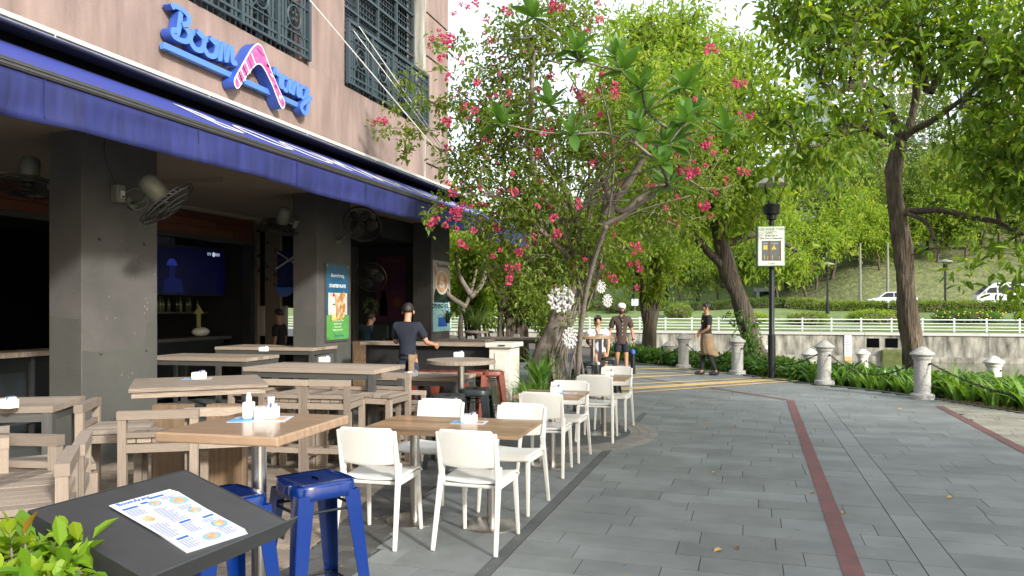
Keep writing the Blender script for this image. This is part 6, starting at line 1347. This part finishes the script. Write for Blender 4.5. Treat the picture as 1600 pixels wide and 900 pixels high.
t=thing('white_shelter','low white columned building under the trees across the river','building',VY(1250,470,112)); t.location.z=1.2
MB().box(-6,6,0,6,2.6,3.1).build('roof','tower_white',t); MB().box(-6,6,4,4.2,0,2.6).build('back_wall','tower_white',t); pieces('column',[((x,.2,1.3),(.4,.4,2.6)) for x in (-5.5,-2.7,0,2.7,5.5)],'tower_white',t)
t=thing('river_boat','small white and yellow boat moored beyond the hedge behind the man in the cap','boat',V(1040,540,30)); t.location.z=-2.6
MB().add([(-3,-.8,0),(2.2,-.8,0),(3.2,0,0),(2.2,.8,0),(-3,.8,0),(-3,-1,.7),(2.4,-1,.7),(3.7,0,.8),(2.4,1,.7),(-3,1,.7)],[(0,1,2,3,4)[::-1],(5,6,7,8,9),(0,1,6,5),(1,2,7,6),(2,3,8,7),(3,4,9,8),(4,0,5,9)]).build('hull','white_stone',t); pieces('canopy_post',[((x,y,1.5),(.06,.06,1.6)) for x in (-2,0,1.5) for y in (-.8,.8)],'steel',t); MB().box(-2.3,1.8,-.95,.95,2.3,2.45).build('canopy','sign_yellow',t,bevel=.05)
# ================================================================ PEOPLE
mat('skin',(.42,.23,.145),.55,bump=0,tint=0,var=.05); mat('skin_tan',(.33,.17,.10),.55,bump=0,tint=0,var=.05); mat('hair',(.012,.010,.009),.6,bump=.2,tint=0)
mat('cloth_brown',(.055,.034,.027),.9,bump=.15,tint=0); mat('cloth_navy',(.010,.014,.028),.9,bump=.15,tint=0); mat('cloth_black',(.010,.011,.013),.9,bump=.15,tint=0); mat('cloth_khaki',(.21,.145,.085),.9,bump=.2,tint=0); mat('cloth_white',(.66,.67,.72),.9,bump=.15,tint=0,scale=14,c2=(.42,.45,.56)); mat('cloth_teal',(.03,.075,.11),.9,bump=.15,tint=0); mat('jeans',(.02,.03,.05),.9,bump=.15,tint=0); mat('cap_white',(.75,.75,.74),.8,bump=.1,tint=0)
def skin(name,m,chains,parent,sub=2,roundn=True):
    """chains: list of [(point, radius)...]; a chain may start at an existing point (same coordinates) to branch there"""
    V_=[];E_=[];Rd=[];idx={}
    for ch in chains:
        prev=None
        for p,r in ch:
            k=tuple(round(c,4) for c in p)
            if k not in idx: idx[k]=len(V_); V_.append(p); Rd.append(r)
            i=idx[k]
            if prev is not None and prev!=i: E_.append((prev,i))
            prev=i
    me=bpy.data.meshes.new(name); me.from_pydata(V_,E_,[]); me.materials.append(M[m]); o=link(name,me,parent)
    md=o.modifiers.new('skin','SKIN'); md.use_smooth_shade=True; md.branch_smoothing=.3
    if not me.skin_vertices: me.skin_vertices.new() if hasattr(me.skin_vertices,'new') else None
    sv=me.skin_vertices[0].data
    for i,r in enumerate(Rd): sv[i].radius=(r,r) if not hasattr(r,'__len__') else r
    sv[0].use_root=True
    s=o.modifiers.new('sub','SUBSURF'); s.levels=s.render_levels=sub; return o
def L3(a,b,f): return tuple(a[i]+(b[i]-a[i])*f for i in range(3))
def person(label,loc,rz_,h=1.72,pose=None,skinm='skin',top='cloth_black',bottom='cloth_black',sleeve=.5,legcov=1.0,hairlen=0,cap=False,bun=False,beard=False,extra=None,buttons=False,hem=-.15):
    """faces -Y. pose gives joint positions for a 1.72 m figure"""
    t=thing('person',label,'person',loc,rz_); t.scale=(h/1.72,)*3
    J=dict(pel=(0,0,.93),chest=(0,.0,1.28),neck=(0,.01,1.45),head=(0,-.015,1.60),
        shL=(.175,.01,1.39),elL=(.235,.02,1.11),haL=(.235,-.06,.87),shR=(-.175,.01,1.39),elR=(-.235,.02,1.11),haR=(-.235,-.06,.87),
        hipL=(.085,0,.90),knL=(.10,-.02,.49),anL=(.10,.02,.09),hipR=(-.085,0,.90),knR=(-.10,-.02,.49),anR=(-.10,.02,.09))
    J.update(pose or {}); hd=J['head']; up=(hd[0],hd[1],hd[2]+.075)
    ch=[[(J['pel'],.115),(L3(J['pel'],J['chest'],.5),.105),(J['chest'],.125),(L3(J['chest'],J['neck'],.72),.085),(J['neck'],.054),(L3(J['neck'],hd,.45),.056),(hd,.078),(up,.072)],
        [(hd,.078),(( hd[0],hd[1]-.088,hd[2]-.02),.016)]]
    for s in 'LR':
        sg_=1 if s=='L' else -1; a,b,c=J['sh'+s],J['el'+s],J['ha'+s]; ch.append([(J['chest'],.125),(a,.058),(L3(a,b,.5),.047),(b,.038),(L3(b,c,.55),.034),(c,.024)])
        d=Vector(c)-Vector(b); d.normalize(); sd=d.cross(Vector((1,0,0))).normalized(); pal=Vector(c)+d*.05; ch.append([(c,.024),(tuple(pal),.028)])
        n_=d.cross(sd)
        for q,(o_,ln) in enumerate(((-.027,.062),(-.009,.072),(.009,.068),(.027,.052))):
            k=pal+sd*o_+d*.022; m_=k+d*ln*.5+n_*.006*sg_; e=k+d*ln*.9+n_*.022*sg_; ch.append([(tuple(pal),.028),(tuple(k),.0105),(tuple(m_),.0095),(tuple(e),.008)])
        k=Vector(c)+d*.02-sd*.035; ch.append([(c,.024),(tuple(k),.013),(tuple(k+d*.035-sd*.012),.011),(tuple(k+d*.06-sd*.012),.009)])
        a,b,c=J['hip'+s],J['kn'+s],J['an'+s]; ch.append([(J['pel'],.115),(a,.085),(L3(a,b,.5),.075),(b,.052),(L3(b,c,.35),.053),(c,.036)])
        toe=(c[0]+.02*sg_,c[1]-.15,c[2]-.055); ch.append([(c,.036),((c[0],c[1]-.05,c[2]-.045),.035),(toe,.026)])
    skin('body',skinm,ch,t)
    # clothes: a shirt over chest and upper arms, trousers or shorts over hips and legs
    ch=[[(L3(J['pel'],J['chest'],hem),.15),(L3(J['pel'],J['chest'],hem+.12),.148),(L3(J['pel'],J['chest'],.25),.138),(L3(J['pel'],J['chest'],.62),.13),(J['chest'],.150),(L3(J['chest'],J['neck'],.70),.098)]]
    for s in 'LR':
        a,b=J['sh'+s],J['el'+s]; ch.append([(J['chest'],.150),(a,.084),(L3(a,b,sleeve),.070),(L3(a,b,sleeve+.22),.066)])
    o=skin('shirt',top,ch,t); o.scale=(1.0,.93,1.0)
    if bottom:
        ch=[[(L3(J['pel'],J['chest'],.2),.13),(J['pel'],.138)]]
        for s in 'LR':
            a,b,c=J['hip'+s],J['kn'+s],J['an'+s]
            if legcov>=1: ch.append([(J['pel'],.138),(a,.10),(L3(a,b,.5),.084),(b,.064),(L3(b,c,.5),.06),(L3(b,c,.97),.052)])
            else: ch.append([(J['pel'],.138),(a,.106),(L3(a,b,.45),.095),(L3(a,b,legcov),.092)])
        skin('trousers' if legcov>=1 else 'shorts',bottom,ch,t)
    for s in 'LR':
        c=J['an'+s]; sgn=1 if s=='L' else -1
        MB().ball((c[0]+.01*sgn,c[1]-.055,c[2]-.045),(.047,.135,.048),10,7).build('shoe','cloth_black' if not cap else 'cap_white',t,True)
    # hair shell, face
    mb=MB()
    def hs(u,v):
        a=2*PI*u; th=v*PI*.60; fx=math.sin(th)*math.cos(a); fy=math.sin(th)*math.sin(a); r=.090; z=math.cos(th)
        if fy<-.35: z=max(z,.42)
        return (hd[0]+fx*r*.93,hd[1]+.008+fy*r*1.12*(1 if fy>0 else .93),hd[2]+.035+z*r*1.12)
    MB().grid(hs,20,10).build('hair','hair',t,True,solid=.008)
    if hairlen: MB().ball((hd[0],hd[1]+.075,hd[2]-.03),(.075,.05,.11),10,7).build('tied_hair','hair',t,True)
    if bun: MB().ball((hd[0],hd[1]+.06,hd[2]+.135),(.04,.045,.04),9,6).build('topknot','hair',t,True)
    for s in (-1,1):
        MB().ball((hd[0]+s*.030,hd[1]-.074,hd[2]+.012),(.011,.007,.006),7,5).build('eye','hair',t); MB().ball((hd[0]+s*.085,hd[1]+.005,hd[2]-.005),(.012,.02,.032),7,5).build('ear',skinm,t,True); MB().ball((hd[0]+s*.031,hd[1]-.078,hd[2]+.034),(.019,.006,.004),7,4).build('eyebrow','hair',t)
    MB().ball((hd[0],hd[1]-.075,hd[2]-.055),(.024,.008,.006),8,4).build('mouth','red_line_paint',t,True)
    if beard: 
        MB().ball((hd[0],hd[1]-.035,hd[2]-.068),(.060,.05,.036),12,7).build('beard','hair',t,True); MB().ball((hd[0],hd[1]-.080,hd[2]-.040),(.03,.008,.006),8,4).build('moustache','hair',t,True)
    if cap:
        MB().ball((hd[0],hd[1]+.005,hd[2]+.068),(.098,.112,.085),16,9).build('cap','cap_white',t,True); MB().ball((hd[0],hd[1]-.115,hd[2]+.045),(.075,.075,.010),12,5).build('cap_peak','cap_white',t,True)
    if buttons:
        for k in range(6): MB().ball((0,-.142+.01*abs(k-1),1.36-.085*k),(.009,.006,.009),6,4).build('button','cap_white',t)
        for s in (-1,1): MB().add([(0,-.13,1.30),(s*.075,-.075,1.47),(s*.035,-.05,1.49),(0,-.118,1.34)],[(0,1,2,3)]).build('collar',top,t,solid=.008)
    if extra: extra(t,J)
    return t
# waiter: looks left, hands joined in front, long apron, mid stance
def apron(t,J):
    def f(u,v):
        a=-PI*.98+2*PI*.98*u; z=.99-.52*v; rx=.150+.035*v; ry=.125+.075*v
        return (rx*math.sin(a)*1.0,-ry*math.cos(a)+.09*v*v+.012*math.sin(a*9)*v,z+.02*math.sin(a*2)*v)
    MB().grid(f,48,10).build('apron','cloth_khaki',t,True,solid=.008)
    MB().grid(lambda u,v:(.152*math.sin(2*PI*u),-.128*math.cos(2*PI*u),1.0-.03*v),24,1).build('belt','bark_dark',t,True,solid=.006)
    MB().add([(.06,-.135,1.30),(.11,-.125,1.31),(.11,-.128,1.275),(.06,-.138,1.265)],[(0,3,2,1)]).build('name_badge','sign_yellow',t,solid=.004)
    for s in (-1,1): MB().add([(0,-.12,1.36),(s*.07,-.07,1.47),(s*.03,-.05,1.49)],[(0,1,2)]).build('collar','cloth_black',t,solid=.008)
p=G(1104,586)
person('waiter in a black polo and long brown apron facing left with his hands joined',(p[0],p[1],0),R(-68),1.72,
 dict(elL=(.215,-.03,1.12),haL=(.05,-.20,.98),elR=(-.215,-.03,1.12),haR=(-.03,-.22,.97),knL=(.09,.03,.49),anL=(.10,.20,.09),knR=(-.09,-.06,.49),anR=(-.09,-.08,.09)),'skin_tan','cloth_black','cloth_black',.55,1.0,bun=True,extra=apron)
# man in the cap walking towards the camera
def watch(t,J): 
    MB().lathe([(.032,-.014),(.034,0),(.032,.014)],12).build('watch','black_iron',t,loc=L3(J['elL'],J['haL'],.85))
p=G(971,592); person('man in a white cap, brown button shirt and navy shorts walking towards the camera',(p[0],p[1],0),R(20),1.69,
 dict(elL=(.25,.03,1.12),haL=(.265,-.08,.88),elR=(-.25,.06,1.12),haR=(-.28,.0,.88),knL=(.10,-.05,.49),anL=(.09,-.10,.09),knR=(-.10,-.02,.50),anR=(-.11,.20,.15)),'skin_tan','cloth_brown','cloth_navy',.6,.78,cap=True,beard=True,buttons=True,hem=-.42,extra=watch)
# seated woman in a white dress
def dress(t,J):
    def f(u,v):
        a=2*PI*u; k=v; return (.155*math.sin(a)*(1+.25*k),-.02-.135*math.cos(a)*(1+1.1*k)-.10*k,1.02-.26*k-.10*k*k)
    MB().grid(f,30,8).build('skirt','cloth_white',t,True,solid=.008)
    MB().add([(-.055,-.118,1.45),(.055,-.118,1.45),(0,-.158,1.27)],[(0,2,1)]).build('neckline','skin',t,solid=.004)
    for s in (-1,1): MB().ball((s*.19,.0,1.36),(.075,.07,.06),10,6).build('puff_sleeve','cloth_white',t,True)
p=V(934,530,16.2)
person('woman in a white patterned dress sitting behind the round high table',(p[0],p[1],-.20),R(20),1.64,
 dict(elL=(.24,-.04,1.14),haL=(.20,-.16,.92),elR=(-.24,-.04,1.14),haR=(-.16,-.24,1.04),knL=(.11,-.38,.86),anL=(.11,-.30,.46),knR=(-.11,-.38,.86),anR=(-.11,-.30,.46)),'skin','cloth_white',None,.3,1,hairlen=1,extra=dress)
# waiter standing at the counter with his back to us
def beltx(t,J): MB().grid(lambda u,v:(.133*math.sin(2*PI*u),-.124*math.cos(2*PI*u),.985-.035*v),20,1).build('belt','black_iron',t,True,solid=.006); MB().grid(lambda u,v:(-.14*math.sin(R(20)+R(130)*u)-.0,.13*math.cos(R(20)+R(130)*u)*1.0,.97-.42*v),10,5).build('apron_flap','cloth_khaki',t,True,solid=.006)
p=V(637,560,11.0); person('man in a dark polo and jeans seen from behind, leaning a hand on the counter',(p[0],p[1],0),R(180+8),1.68,
 dict(head=(.0,-.03,1.59),elR=(-.27,-.06,1.14),haR=(-.34,-.26,1.10),elL=(.22,-.10,1.13),haL=(.12,-.28,1.22)),'skin','cloth_navy','jeans',.55,1,extra=beltx)
sit=dict(knL=(.11,-.40,.86),anL=(.11,-.30,.42),knR=(-.11,-.40,.86),anR=(-.11,-.30,.42),elL=(.24,-.12,1.14),haL=(.14,-.34,1.06),elR=(-.24,-.12,1.14),haR=(-.12,-.34,1.06),neck=(0,-.05,1.43),head=(0,-.09,1.56),chest=(0,-.03,1.27))
p=V(574,560,14.5); person('seated customer in a blue shirt bending over a table in the far bay',(p[0],p[1],-.14),R(150),1.7,sit,'skin','cloth_teal','cloth_black',.8,1)
st2=metal_stool('metal_stool','stool under the seated customer in the far bay','black_paint',.72); place(st2,(p[0],p[1],0),0)
frame_table((p[0]-.2,p[1]+.75,0),1.0,.6,.95,'small dark table in front of the seated customer in the far bay')
p=V(436,560,14.6); person('dark silhouetted person standing in the far dining room',(p[0],p[1],-.12),R(-80),1.7,None,'skin_tan','cloth_black','cloth_black',.5,1)
p=V(872,520,17.0); person('person in a white shirt half hidden behind the flowering tree',(p[0],p[1],0),R(-120),1.62,None,'skin','cap_white','cap_white',.6,.7)
